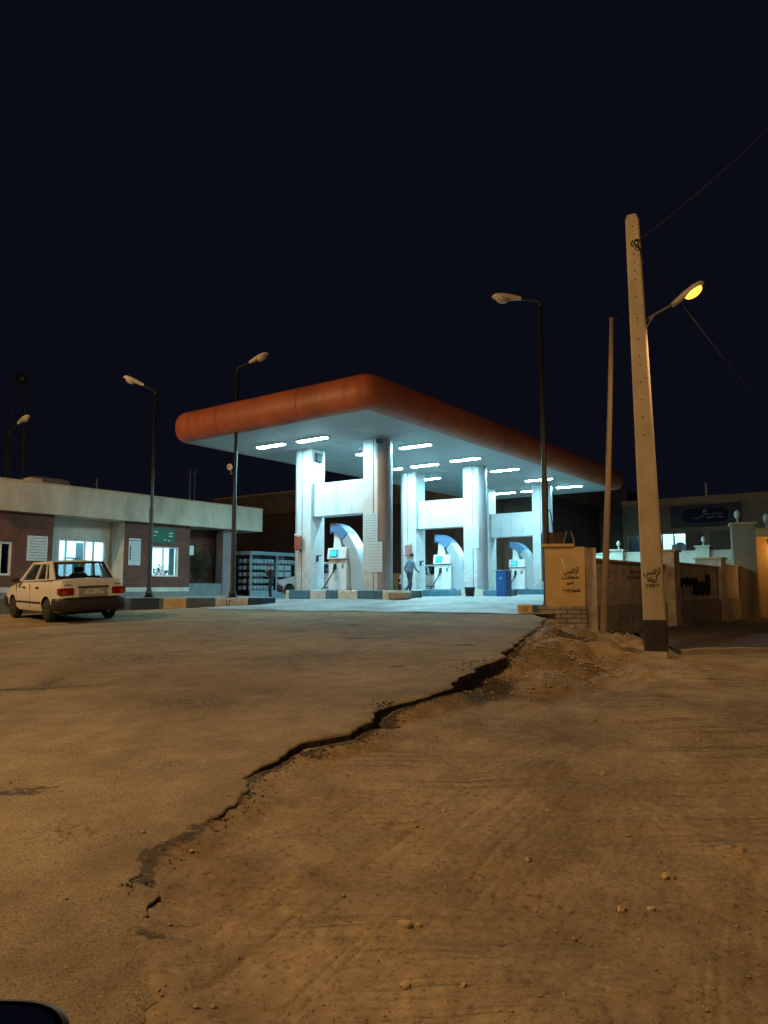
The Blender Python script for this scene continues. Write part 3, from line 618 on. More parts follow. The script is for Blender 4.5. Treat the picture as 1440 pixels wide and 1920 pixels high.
p0 = make_pump()
pl_ = ['nearest fuel pump with blue crest, black hose trailing over the kerb', 'middle fuel pump behind the black bucket', 'far fuel pump right of the blue bin']
pumps = [p0]+[copy_tree(p0) for _ in range(2)]
for p, px, u, l in zip(pumps, (650, 846, 985), (3.42, 9.94, 16.4), pl_):
    v, _ = SU(px, u, 1100); p.location = S(u, v, 1.485); p['label'] = l; p['group'] = 'fuel pumps on the islands'
# step racks below pumps 2 and 3
def rack(px, py, lab, sc_=1.):
    P = ghit(px, py); t = thing('step_stool', lab, 'step stool', P, ANG-math.pi/2, 'low steel step racks'); t.scale = (sc_,)*3
    for x in (-.28, .28):
        for y in (-.16, .16):
            b = MB(); b.box(x-.015, x+.015, y-.015, y+.015, 0, .26); b.build('leg', 'metal', t)
    for z in (.25, .10):
        b = MB()
        for k in range(4): b.box(-.30, .30, -.17+k*.1, -.13+k*.1, z, z+.02)
        b.build('step', 'metal', t)
rack(828, 1117, 'low slatted steel step rack in front of the middle fuel pump'); rack(972, 1113, 'low steel step rack in front of the far fuel pump', 1.0)
# bucket, blue bin
P = ghit(881, 1119); t = thing('bucket', 'black open bucket standing by the middle island kerb', 'bucket', P)
b = MB(); b.lathe([(.15, 0), (.19, .34), (.20, .345), (.18, .35), (.14, .03)], 20); b.build('pail', 'rubber', t)
b = MB(); b.tube([(.19, 0, .33), (.21, .05, .2), (.15, .14, .12), (0, .2, .1), (-.15, .14, .12), (-.21, .05, .2), (-.19, 0, .33)], .006, 6); b.build('handle', 'metal', t)
P = ghit(945, 1119); t = thing('waste_bin', 'blue box-shaped metal bin between the two right pumps', 'bin', P, ANG-math.pi/2)
b = MB(); b.bbox(-.20, .20, -.24, .24, .03, .92, .012); bd = b.build('body', 'bluebox', t)
b = MB(); b.bbox(-.22, .22, -.26, .26, .925, .965, .01); b.build('lid', mat('dark_blue_steel', (.012, .05, .17), .4), t)
b = MB(); b.box(-.334, -.33, 0, 0, 0, 0) if 0 else None; b.M = Matrix.Identity(4); b.box(-.06, .06, -.252, -.242, .62, .72); b.build('latch_plate', mat('pale_blue_paint', (.10, .30, .6), .4), t)
for x in (-.15, .15):
    for y in (-.18, .18): b = MB(); b.box(x-.03, x+.03, y-.03, y+.03, 0, .03); b.build('foot', 'black', t)

# ------------------------------------------------------------------ notices and small things fixed on columns
def notice(px0, px1, py0, py1, u, lab, rows, rnd, m='paper', pl_=V, P0=None, rotz=None, off=.012, ink='ink', group=None, frame=None, rowh=.022):
    P0 = P0 or SP(u, 0)
    ta, za = on_line(P0, pl_, px0, py0); tb, zb = on_line(P0, pl_, px1, py1)
    w = abs(tb-ta); h = abs(za-zb); tm = (ta+tb)/2; zm = (za+zb)/2
    n = Vector((-U[0], -U[1], 0)) if pl_ is V else Vector((-V[0], -V[1], 0))
    pos = Vector((P0[0]+pl_[0]*tm, P0[1]+pl_[1]*tm, zm))+n*off
    rz = ANG-math.pi/2 if pl_ is V else ANG
    t = thing('notice', lab, 'notice', pos, rz, group)
    b = MB(); b.box(-w/2, w/2, 0, .008, -h/2, h/2); b.build('sheet', m, t)
    if rows:
        b = MB()
        for k in range(rows):
            z = h/2-(k+.8)*h/(rows+.6); a = rnd.uniform(.0, .25)
            scribble(b, -w*.44+a*w*.4, w*.44-a*w*.2, z, rowh, -.002, rnd, rowh*.16)
        b.build('writing', ink, t)
    return t, w, h
rn = random.Random(3)
notice(681, 708, 964, 1018, 3.2, 'large white notice on the nearest right column, upper of two', 11, rn, off=.006, rowh=.035)
notice(688, 717, 1017, 1072, 3.2, 'tall white notice on the nearest right column below the other one', 9, rn, off=.010, rowh=.03)
notice(873, 898, 987, 1027, 9.72, 'white notice on the second right column', 8, rn, rowh=.03, m='paper')
notice(874, 885, 1037, 1046, 9.72, 'small white card below the notice on the second right column', 0, rn)
notice(1010, 1022, 1018, 1030, 16.2, 'small white paper on the third right column', 3, rn)
notice(1011, 1024, 1036, 1052, 16.2, 'second small paper on the third right column, lower one', 3, rn)
def box_on_col(px0, px1, py0, py1, u, lab, m_='extred'):
    ta, za = SU(px0, u, py0); tb, zb = SU(px1, u, py1); tm = (ta+tb)/2; w = abs(ta-tb); z0 = min(za, zb); h = abs(za-zb)
    t = thing('extinguisher_box', lab, 'extinguisher box', S(u-.006, tm, z0), ANG, 'boxes on the left columns')
    b = MB(); b.bbox(-.16, 0, -w/2, w/2, 0, h, .03); b.build('body', m_, t)
    b = MB(); b.tube([(-.08, 0, h), (-.08, 0, h+.06)], .012, 8); b.box(-.14, -.02, -w/2-.03, w/2-.01, h+.03, h+.09); b.build('cover', 'paper', t)
box_on_col(557, 568, 1006, 1032, 3.15, 'brown red extinguisher box on the nearest left column')
box_on_col(763, 773, 1022, 1043, 9.67, 'pinkish red extinguisher box on the second left column', mat('faded_red_box', (.36, .14, .12), .6))
def cctv(px, py, u, lab, side=V):
    tm, z = SU(px, u, py); t = thing('camera_unit', lab, 'camera', S(u-.01, tm, z), ANG, 'cameras on the canopy columns')
    b = MB(); b.bbox(-.30, -.06, -.07, .07, -.07, .07, .02); b.build('housing', 'black', t)
    b = MB(); b.tube([(0, 0, .02), (-.08, 0, .02)], .02, 8); b.build('bracket', 'metal', t)
b = MB(); t = thing('camera_unit', 'square black camera box on the inner face of the nearest left column', 'camera', S(3.55, 4.925, 6.12), ANG, 'cameras on the canopy columns')
b = MB(); b.bbox(-.17, .17, -.10, -.002, -.16, .16, .02); b.build('housing', 'black', t); b = MB(); b.box(.1, .3, -.02, -.001, -.25, .25); b.build('mounting_plate', 'metal', t)
cctv(718, 829, 3.2, 'small black cameras at the head of the nearest round column')
# nozzle holders on the column side faces
for u, l in ((3.55, 'tap and holder on the inner face of the nearest left column'), (10.05, 'tap and holder on the inner face of the second left column')):
    t = thing('air_tap', l, 'tap', S(u, 4.928, 2.6), ANG, 'taps on the left columns')
    b = MB(); b.box(-.05, .05, -.03, 0, -.12, .1); b.build('plate', 'black', t)
    b = MB(); b.tube([(-.02, -.03, .02), (-.06, -.12, .06), (.05, -.16, .1)], .02, 8); b.build('spout', 'black', t)
    b = MB(); b.box(-.06, .06, -.012, 0, -.30, -.16); b.build('label_card', 'paper', t)

# ================================================================== POLES
def street_lamp(px, py, Y, ztop, ang, lab, arm=.55, rise=.12, up=R(12), r=.075, zb=None, grp='unlit lamp posts round the station'):
    P = atY(px, py, Y); zb = zb if zb is not None else P.z
    t = thing('street_lamp', lab, 'street lamp', (P.x, P.y, zb), ang, grp); H = ztop-zb
    b = MB(); b.lathe([(r*1.55, 0), (r*1.5, .16), (r*1.15, .22), (r, .26), (r*.95, H*.42), (r*.72, H*.43), (r*.62, H-.12)], 16); b.build('pole', 'polepaint', t)
    b = MB(); b.bbox(-.17, .17, -.17, .17, -.02, .02, .006)
    for sx in (-1, 1):
        for sy in (-1, 1): b.tube([(sx*.13, sy*.13, .02), (sx*.13, sy*.13, .05)], .018, 6)
    b.build('base_plate', 'polepaint', t)
    b = MB(); rr = r*.5
    b.tube([(0, 0, H-.16), (.0, 0, H-.05), (.05, 0, H+.02), (.16, 0, H+.02+rise*.25), (arm, 0, H+rise)], rr, 10); b.build('arm', 'polepaint', t)
    hd = MB(); hd.M = Matrix.Translation((arm-.03, 0, H+rise)) @ Matrix.Rotation(-up, 4, 'Y')
    st = [(0, .05, .045, .045), (.08, .075, .06, .05), (.22, .11, .085, .055), (.42, .15, .10, .055), (.58, .145, .09, .05), (.66, .10, .06, .04), (.70, .03, .02, .02)]
    vs = []; n = 16
    for x, w, zu, zd in st:
        for k in range(n):
            a = 2*math.pi*k/n; vs.append((x, w*math.cos(a), (zu if math.sin(a) > 0 else zd)*math.sin(a)))
    fs = [(i*n+k, i*n+(k+1) % n, (i+1)*n+(k+1) % n, (i+1)*n+k) for i in range(len(st)-1) for k in range(n)]+[tuple(range(n))]
    hd.add(vs, fs, True); hd.build('lamp_housing', 'lamphead', t)
    g = MB(); g.M = Matrix.Translation((arm-.03, 0, H+rise)) @ Matrix.Rotation(-up, 4, 'Y')
    g.ball((.44, 0, -.035), .15, 10, 1.15, .85, .75); g.build('lamp_bowl', 'lampglass', t)
    return t, H
L2, H2 = street_lamp(436, 1120, 22.3, atY(440, 690, 22.3).z, R(-12), 'dark lamp post with a white siren halfway up, arm to the right', zb=PZ, up=R(22), rise=.14, arm=.42)
street_lamp(279, 1119, 24, atY(283, 733, 24).z, R(195), 'dark lamp post beside the white car, arm to the left', zb=PZ, up=R(20), rise=.18, arm=.42)
street_lamp(1026, 1128, 16.75, atY(1012, 565, 16.75).z, R(183), 'tall dark lamp post behind the ochre wall pillar', zb=float(Hroad(3.75, 16.75)), up=R(2), rise=.06, arm=.5, r=.08)
street_lamp(0, 1110, 29, atY(1, 812, 29).z, R(-25), 'distant lamp post at the left picture edge beyond the office roof', zb=1.2, up=R(22), rise=.35, arm=.55)
# siren speaker and bracket on lamp post
P = atY(432, 876, 22.15); t = thing('siren_speaker', 'small white horn speaker clamped to the lamp post', 'speaker', P, R(-100)); t.scale = (.66, .66, .66)
b = MB(); b.M = Matrix.Rotation(R(90), 4, 'Y'); b.lathe([(.05, -.14), (.06, -.02), (.09, .03), (.13, .07), (.135, .09), (.10, .07), (.04, .0)], 18, sx=1.15); b.build('horn', 'globe', t)
b = MB(); b.tube([(-.1, 0, -.02), (-.1, .0, -.22), (-.14, .04, -.30)], .02, 8); b.build('bracket', 'globe', t)
b = MB(); b.bbox(-.16, -.02, -.06, .06, -.34, -.2, .01); b.build('junction_box', 'black', t)
# broken black pipe loop on right lamp post
t = thing('cable_loop', 'thin black cable hanging beside the tall dark lamp post', 'cable', atY(1029, 955, 16.7), 0)
b = MB(); b.tube([(0, 0, 0), (.05, 0, -.12), (.09, 0, -.5), (.10, 0, -.72)], .012, 6); b.build('cable', 'wire', t)
# concrete electricity pole
Y = 12.4; Pb = atY(1232, 1226, Y); zb = float(Hdirt(Pb.x, Pb.y)); Pt = atY(1185, 405, Y)
HT = Pt.z-zb
CP = thing('electricity_pole', 'tall tapered concrete electricity pole with black painted foot and a lit orange lamp', 'pole', (Pb.x, Pb.y, zb), 0)
lean = (Pt.x-Pb.x)/HT
rings = [-.4, .42, .47, .78, 1.0, 2.2, 4, 6, HT-.12, HT]
b = MB(); A = R(-24); ca, sa = math.cos(A), math.sin(A)
def sect(z):
    k = max(0, min(1, z/HT)); w = .185-.072*k; d_ = .17-.06*k
    if z > HT-.05: w -= .035; d_ -= .035
    ch = .02
    p = [(-w+ch, -d_), (w-ch, -d_), (w, -d_+ch), (w, d_-ch), (w-ch, d_), (-w+ch, d_), (-w, d_-ch), (-w, -d_+ch)]
    return [(x*ca-y*sa+lean*z, x*sa+y*ca, z) for x, y in p]
vs = []
for z in rings: vs += sect(z)
for i in range(len(rings)-1):
    for j in range(8):
        zc = (rings[i]+rings[i+1])/2
        fr = j in (7, 0, 1)
        b.mi = 1 if ((fr and .0 < zc < .48) or (fr and .48 < zc < .6) or (j == 2 and .42 < zc < .5)) and zc > .3 else 0
        if not fr and j in (2, 3): b.mi = 1 if .4 < zc < .6 else 0
        a_ = i*8+j; c_ = i*8+(j+1) % 8; b.add([vs[a_], vs[c_], vs[c_+8], vs[a_+8]], [(0, 1, 2, 3)])
b.add(vs[-8:], [tuple(range(8))])
b.build('shaft', ['polec', 'blackpaint'], CP)
# dark painted band as its own skin
def band(z0, z1, js, e=.004):
    b = MB(); s0, s1_ = sect(z0), sect(z1)
    cx = lean*z0
    def g(p, z): q = Vector((p[0]-lean*z, p[1], 0)); q = q*(1+e/q.length); return (q.x+lean*z, q.y, z)
    for j in js: b.add([g(s0[j], z0), g(s0[(j+1) % 8], z0), g(s1_[(j+1) % 8], z1), g(s1_[j], z1)], [(0, 1, 2, 3)])
    b.build('painted_band', 'blackpaint', CP)
band(.10, .62, (7, 0, 1)); band(.22, .55, (1, 2, 3))
hole = None
for k, py in enumerate((430, 481, 497, 513, 529, 561, 601, 608, 640, 672, 688, 720, 753, 785, 819)):
    z = atY(1190, py, Y).z-zb; s_ = sect(z); mx = (s_[0][0]+s_[1][0])/2; my = (s_[0][1]+s_[1][1])/2
    if hole is None:
        b = MB(); b.M = Matrix.Rotation(R(90), 4, 'X'); b.lathe([(.012, -.004), (.013, .003)], 10); hole = b.build('bolt_hole', 'black', CP, (mx, my, z), A)
    else: h_ = hole.copy(); C.objects.link(h_); h_.parent = CP; h_.location = (mx, my, z)
for s_, z, sz in (('آژانس', atY(1225, 1073, Y).z-zb, .135), ('آریانا', atY(1225, 1087, Y).z-zb, .105), ('۲۰۱۲۴۰۳', atY(1225, 1099, Y).z-zb, .085)):
    q = sect(z); text('graffiti', s_, sz, 'spray', CP, ((q[0][0]+q[1][0])/2, (q[0][1]+q[1][1])/2-.004, z), (math.pi/2, 0, A), .001, .85, .003)
# its lit lamp
zA = atY(1212, 605, Y).z-zb; xA = sect(zA)[2][0]; Lc = atY(1301, 543, 12.2)
hx, hy, hz = Lc.x-Pb.x, Lc.y-Pb.y, Lc.z-zb
p1 = Vector((xA-.02, .02, zA)); pe = Vector((hx-.32, hy+.06, hz-.22))
b = MB(); b.tube([p1, p1.lerp(pe, .5)+Vector((0, 0, .01)), pe], .024, 8); b.tube([p1+Vector((0, 0, -.22)), p1.lerp(pe, .38)], .014, 6); b.box(xA-.03, xA+.02, -.05, .08, zA-.4, zA+.15); b.build('lamp_arm', 'metal', CP)
dirv = Vector((hx, hy, hz))-pe; dirv.normalize()
q = dirv.to_track_quat('X', 'Z')
hm = Matrix.Translation(pe) @ q.to_matrix().to_4x4()
b = MB(); b.M = hm; vs = []; n = 16
st = [(-.06, .04, .04, .04), (.05, .06, .055, .045), (.2, .10, .08, .03), (.4, .135, .09, .02), (.54, .11, .07, .02), (.60, .03, .02, .01)]
for x, w, zu, zd in st:
    for k in range(n): a = 2*math.pi*k/n; vs.append((x, w*math.cos(a), (zu if math.sin(a) > 0 else zd)*math.sin(a)))
b.add(vs, [(i*n+k, i*n+(k+1) % n, (i+1)*n+(k+1) % n, (i+1)*n+k) for i in range(len(st)-1) for k in range(n)]+[tuple(range(n))], True); lh = b.build('lamp_housing', 'lamphead', CP)
b = MB(); b.M = hm; b.ball((.36, 0, -.03), .165, 10, 1.0, .72, .55); b.build('lit_bowl', 'sodium', lh)
SOD = (1, .62, .275)
lp = light('lamp_light', 'SPOT', (hx-.02, hy-.08, hz-.26), SOD, 340, CP, shadow_soft_size=.12, spot_size=R(165), spot_blend=.6); lp.rotation_euler = (R(25), R(-22), 0)
# thin pole
P = atY(1131, 1196, 15.5); zb2 = float(Hdirt(P.x, P.y)); Pt2 = atY(1147, 596, 15.5)
t = thing('pipe_pole', 'thin leaning weathered pipe pole between the ochre pillar and concrete pole', 'pole', (P.x, P.y, zb2))
b = MB(); b.tube([(0, 0, -.2), ((Pt2.x-P.x)*.5+.02, 0, (Pt2.z-zb2)*.5), (Pt2.x-P.x, 0, Pt2.z-zb2)], [.075, .06, .046], 12); b.build('pipe', 'rustpipe', t)
hz_ = Pt2.z-zb2; b = MB(); b.tube([(Pt2.x-P.x-.12, 0, hz_+.01), (Pt2.x-P.x+.1, 0, hz_), (Pt2.x-P.x+.13, 0, hz_-.06)], .012, 6); b.build('wire_hook', 'black', t)
# wires
def wire(pts, r, lab):
    b = MB(); b.tube(pts, r, 6); o = b.build('cable', 'wire'); return tag(o, lab, 'cable')
def sag(a, c, s_, n=24):
    return [Vector(a).lerp(Vector(c), i/n)+Vector((0, 0, -s_*4*(i/n)*(1-i/n))) for i in range(n+1)]
wa = atY(1196, 452, 12.25); wire(sag(wa, atY(1640, 40, 9.5), .15), .008, 'cable rising from the concrete pole top to the upper right')
wa2 = atY(1205, 470, 12.3); wire(sag(wa2, atY(1760, 1000, 24), 1.2), .008, 'long cable sagging from the concrete pole down to the right')
t = thing('insulator_hook', 'dark hooked cable clamp near the top of the concrete pole', 'clamp', wa)
b = MB(); b.tube([(.0, 0, .02), (-.07, -.08, -.02), (-.11, -.1, -.1), (-.04, -.09, -.13), (.02, -.06, -.22), (.08, 0, -.42)], .018, 8); b.build('clamp', 'black', t)
b = MB(); b.tube([(-.13, -.1, -.04), (-.16, -.1, -.12), (-.11, -.11, -.16)], .014, 6); b.build('hook', 'black', t)

# ================================================================== OFFICE
OF = (-12.70, 24.0)
def of(px, py=1060): return on_line(OF, U, px, py)
OB = thing('station_office', 'low office building with pale parapet and red brown stone walls, two lit windows', 'building', (OF[0], OF[1], 0), ANG)
# local x along the facade, local y into the building
tE = of(483, 970)[0]; zt = 5.15; zf = 4.13
b = MB(); b.box(-.42, tE, -.32, 7, zf, zt); fa = b.build('parapet', 'fascia', OB)
b = MB(); b.box(-.44, tE+.02, -.34, -.1, zt+.002, zt+.05); b.box(-.44, tE+.02, -.1, 7.02, zt+.002, zt+.03); b.build('coping', 'cap', fa)
def holed(mb, x0, x1, z0, z1, holes, y=0., th=.25):
    xs = sorted({x0, x1, *[h[0] for h in holes], *[h[1] for h in holes]}); zs = sorted({z0, z1, *[h[2] for h in holes], *[h[3] for h in holes]})
    for i in range(len(xs)-1):
        for j in range(len(zs)-1):
            cx, cz = (xs[i]+xs[i+1])/2, (zs[j]+zs[j+1])/2
            if any(h[0] < cx < h[1] and h[2] < cz < h[3] for h in holes): continue
            mb.add([(xs[i], y, zs[j]), (xs[i+1], y, zs[j]), (xs[i+1], y, zs[j+1]), (xs[i], y, zs[j+1])], [(0, 1, 2, 3)])
            mb.add([(xs[i], y+th, zs[j]), (xs[i+1], y+th, zs[j]), (xs[i+1], y+th, zs[j+1]), (xs[i], y+th, zs[j+1])], [(3, 2, 1, 0)])
    for a, c, d, e in holes:
        mb.add([(a, y, d), (a, y+th, d), (a, y+th, e), (a, y, e)], [(0, 1, 2, 3)]); mb.add([(c, y, d), (c, y+th, d), (c, y+th, e), (c, y, e)], [(3, 2, 1, 0)])
        mb.add([(a, y, d), (c, y, d), (c, y+th, d), (a, y+th, d)], [(0, 1, 2, 3)]); mb.add([(a, y, e), (c, y, e), (c, y+th, e), (a, y+th, e)], [(3, 2, 1, 0)])
    mb.add([(x0, y, z0), (x0, y+th, z0), (x0, y+th, z1), (x0, y, z1)], [(3, 2, 1, 0)]); mb.add([(x1, y, z0), (x1, y+th, z0), (x1, y+th, z1), (x1, y, z1)], [(0, 1, 2, 3)])
    return mb
def winrect(px0, px1, py0, py1, y=0.):
    P0 = (OF[0]+V[0]*y, OF[1]+V[1]*y); a, z1 = on_line(P0, U, px0, py0); c, z0 = on_line(P0, U, px1, py1); _, z1b = on_line(P0, U, (px0+px1)/2, py0); _, z0b = on_line(P0, U, (px0+px1)/2, py1)
    return (a, c, z0b, z1b)
def window(par, r, y, m_room=None, depth=.9, bars=(), hbar=None, fr=.07, label=None, glass='wglass'):
    a, c, z0, z1 = r; b = MB()
    for q in ((a, a+fr, z0, z1), (c-fr, c, z0, z1), (a+fr, c-fr, z0, z0+fr), (a+fr, c-fr, z1-fr, z1)): b.box(q[0], q[1], y+.04, y+.13, q[2], q[3])
    for f_ in bars: x = a+(c-a)*f_; b.box(x-.03, x+.03, y+.05, y+.12, z0+fr, z1-fr)
    if hbar: b.box(a+fr, c-fr, y+.055, y+.115, z0+(z1-z0)*hbar-.02, z0+(z1-z0)*hbar+.02)
    w = b.build('window', 'wframe', par)
    if label: w['label'] = label
    g = MB(); g.box(a+fr*.8, c-fr*.8, y+.08, y+.086, z0+fr*.8, z1-fr*.8); g.build('pane', glass, w)
    if m_room:
        r_ = MB(); r_.box(a-.25, c+.25, y+depth, y+depth+.03, z0-.3, z1+.2)
        r_.box(a-.28, a-.251, y+.26, y+depth+.02, z0-.3, z1+.2); r_.box(c+.251, c+.28, y+.26, y+depth+.02, z0-.3, z1+.2); r_.box(a-.25, c+.25, y+.26, y+depth, z1+.201, z1+.23); r_.build('lit_room', m_room, w)
    return w
W1 = winrect(-14, 20.5, 1015, 1079); W3 = winrect(284, 334.5, 1025, 1081)
yr = .85; W2 = winrect(110, 197, 1012, 1084, yr)
ta, tb, tcx = of(97)[0], of(231)[0], of(355)[0]
td, te_ = of(419)[0], of(441)[0]
zs = 1.6; zg = 1.16
b = MB(); holed(b, -2.2, ta, zs, zf-.004, [W1]); b.build('wall', 'rbrick', OB)
b = MB(); holed(b, tb, tcx, zs, zf-.004, [W3]); b.build('wall', 'rbrick', OB)
b = MB(); b.box(-2.2, ta, -.02, .25, zg, zs-.003); b.box(tb, tcx, -.02, .25, zg+.27, zs-.003); b.build('plinth', 'plaster', OB)
b = MB(); b.box(-2.2, tcx, -.05, .2, zg-.2, zg+.266); b.build('footing', 'pave', OB)
b = MB(); holed(b, ta-.24, tb+.24, zg, zf-.004, [W2], yr); b.build('recessed_wall', 'plaster', OB)
b = MB(); b.box(ta-.26, ta-.003, .251, yr, zg, zf-.005); b.box(tb+.003, tb+.23, .251, yr, zg, zf-.005); b.build('recess_side', 'plaster', OB)
b = MB(); b.box(tb-.004, tb+.002, .0, yr, zg, zf-.006); b.build('recess_side', 'plaster', OB)
window(OB, W1, 0, None, bars=(.45,), label='dark unlit window in white frame', glass='glass')
w_ = MB(); w_.box(W1[0]-.2, W1[1]+.2, .9, .95, W1[2]-.3, W1[3]+.3); w_.build('dark_room', mat('dark_room_wall', (.05, .06, .07), .8), OB)
w2 = window(OB, W2, yr, 'roomglow', 1.5, bars=(.17, .56, .74), hbar=None, label='wide lit window in the pale recess')
b = MB(); a, c, z0, z1 = W2; x0 = a+(c-a)*.2; x1 = a+(c-a)*.56; b.box(x0, x1, yr+.3, yr+.33, z0+(z1-z0)*.50, z0+(z1-z0)*.54); b.box(a+(c-a)*.44, a+(c-a)*.55, yr+.45, yr+.48, z0-.2, z0+(z1-z0)*.5); b.build('inner_frame', mat('teal_fitting', (.15, .32, .36), .6), w2)
b = MB(); b.box(a+(c-a)*.57, a+(c-a)*.73, yr+.7, yr+.73, z0-.2, z0+(z1-z0)*.95); b.build('inner_door', mat('blue_grey_door', (.25, .42, .5), .6), w2)
w3 = window(OB, W3, 0, 'roomglow', 1.1, bars=(.46,), label='lit window with potted plants on its sill')
a, c, z0, z1 = W3
b = MB()
for k in range(24):
    x = a+(c-a)*(.74+.2*k/24)+.0; b.box(x, x+.014, .2+.02*math.sin(k*1.9), .22+.02*math.sin(k*1.9), z0+.03, z1-.05)
b.build('curtain', 'curtain', w3)
# rear wall with shrub
yb = 1.1
b = MB(); b.box(tcx-.003, tcx+.0, .25, yb, zg, zf-.005); b.box(tcx, te_+.3, yb, yb+.2, zg, zf-.004); bw = b.build('rear_wall', 'rbrick', OB)
t0_, t1_ = on_line(SP(0, 0), U, 0, 0), 0
Pb_ = (OF[0]+V[0]*yb, OF[1]+V[1]*yb); d0 = on_line(Pb_, U, 408, 1060)[0]; d1 = on_line(Pb_, U, 420, 1060)[0]
b = MB(); b.box(d0, d1, yb-.05, yb-.003, 1.3, on_line(Pb_, U, 414, 1041)[1]); dr = b.build('door', mat('dark_brown_door', (.03, .02, .02), .5), OB)
b = MB(); b.box(d1-.12, d1-.08, yb-.08, yb-.051, 2.2, 2.35); b.build('handle', 'metal', dr)
b = MB(); b.box(td, te_, .05, .5, zg, zf-.006); b.build('corner_pier', mat('mauve_render', (.22, .18, .18), .85, var=.2, scale=2), OB)
b = MB(); b.box(te_+.3, tE-.1, 2.6, 2.8, zg-.1, zf-.004); b.box(te_+.001, te_+.2, .6, 2.8, zg-.1, zf-.004); b.build('rear_wall', 'darkwall', OB)
# planter
pa, pb2 = of(356)[0]+.01, of(419)[0]-.01
b = MB(); b.box(pa, pb2, .10, .22, zg, on_line(OF, U, 390, 1094)[1]); b.build('planter_wall', mat('teal_grey_render', (.16, .20, .20), .85, var=.25, scale=3), OB)
b = MB(); b.box(pa, pb2, .22, yb-.06, zg, 1.62); b.build('planter_soil', 'bark', OB)
# shrub
def shrub(px, py, Yd, rad, h, lab, n=420):
    P = atY(px, py, Yd); t = thing('shrub', lab, 'shrub', P); rs = random.Random(5); b = MB(); s_ = MB()
    for k in range(14):
        a = rs.uniform(0, 6.28); l = rs.uniform(.6, 1)*h; tip = Vector((math.cos(a)*rad*rs.uniform(.3, 1), math.sin(a)*rad*.5, l)); s_.tube([(0, 0, 0), tip*.5+Vector((0, 0, .1)), tip], [.02, .012, .004], 5)
        for j in range(n//14):
            f_ = rs.uniform(.25, 1.1); c = tip*f_+Vector((rs.gauss(0, .09), rs.gauss(0, .09), rs.gauss(0, .09)))
            d = Vector((rs.gauss(0, 1), rs.gauss(0, 1), rs.gauss(.4, .8))).normalized(); e = d.cross(Vector((rs.random(), rs.random(), rs.random()))).normalized()
            L_ = rs.uniform(.08, .15); b.add([c, c+d*L_*.5+e*.022, c+d*L_, c+d*L_*.5-e*.022], [(0, 1, 2, 3)])
    b.build('foliage', 'leafdark', t); s_.build('stems', 'bark', t)
t_ = of(366)[0]; shp = Vector((OF[0]+U[0]*t_+V[0]*.6, OF[1]+U[1]*t_+V[1]*.6, 1.6))
shrub(371, 1094, shp.y, .65, 1.35, 'dark green shrub in the planter beside the office corner', 1400)
# potted plants in window
def potted(f_, hh, lab, k):
    a, c, z0, z1 = W3; x = a+(c-a)*f_; p = Vector((OF[0]+U[0]*x+V[0]*.38, OF[1]+U[1]*x+V[1]*.38, z0+.0)); t = thing('potted_plant', lab, 'potted plant', p, 0, 'plants on the lit window sill'); rs = random.Random(k)
    b = MB(); b.lathe([(.05, 0), (.07, .12), (.075, .125)], 12); b.build('pot', 'pot', t); b = MB()
    for j in range(46):
        al = rs.uniform(0, 6.28); z = .12+rs.random()*hh; c_ = Vector((math.cos(al)*.05, math.sin(al)*.05, z)); d = Vector((math.cos(al), math.sin(al), rs.uniform(-.2, .8)))*rs.uniform(.07, .13); e = Vector((-math.sin(al), math.cos(al), rs.uniform(-.5, .5)))*.045
        b.add([c_, c_+d*.5+e, c_+d, c_+d*.5-e], [(0, 1, 2, 3)])
    b.tube([(0, 0, .1), (0, 0, .12+hh)], .008, 5); b.build('leaves', 'leafdark', t)
b = MB(); a, c, z0, z1 = W3; b.box(a-.2, c+.2, .26, .55, z0-.06, z0-.004); b.build('sill_shelf', 'wframe', w3)
potted(.12, .42, 'tallest potted plant at the left of the lit window', 1); potted(.40, .22, 'small bushy potted plant in the lit window middle', 2); potted(.57, .32, 'slender potted plant right of the window mullion', 3); potted(.70, .12, 'tiny potted plant beside the curtain', 4)
notice(51.5, 87.5, 1004, 1052, 0, 'large white printed notice on the office wall above the white car', 8, rn, pl_=U, P0=OF, rowh=.06)
t, w, h = notice(242, 262.5, 1009, 1060, 0, 'tall narrow price list on the office wall left of the lamp post', 10, rn, pl_=U, P0=OF, rowh=.03)
b = MB(); b.box(-w/2, w/2, -.006, -.001, h/2-.1, h/2-.07); b.box(-w/2+.04, -w/2+.09, -.004, -.001, -h/2+.2, h/2-.3); b.build('header_bar', 'ink', t)
t, w, h = notice(283, 326.5, 989, 1020, 0, 'dark green sign board with white words above the lit window', 0, rn, m='green', pl_=U, P0=OF)
t['category'] = 'sign'; b = MB()
for (x, z, L_) in ((-.36, .15, .2), (-.38, .0, .12), (.22, .12, .28), (.25, .0, .2), (.05, -.17, .12), (.22, -.19, .1)): scribble(b, w*x*1.0-.0, w*x+L_*w/1.3, z*h*1.6, .10, -.004, rn, .018)
b.build('writing', 'white', t)
notice(355.5, 362.5, 1023, 1041, 0, 'small white framed sign at the office corner', 0, rn, pl_=U, P0=(OF[0]+V[0]*.0, OF[1]+V[1]*.0))
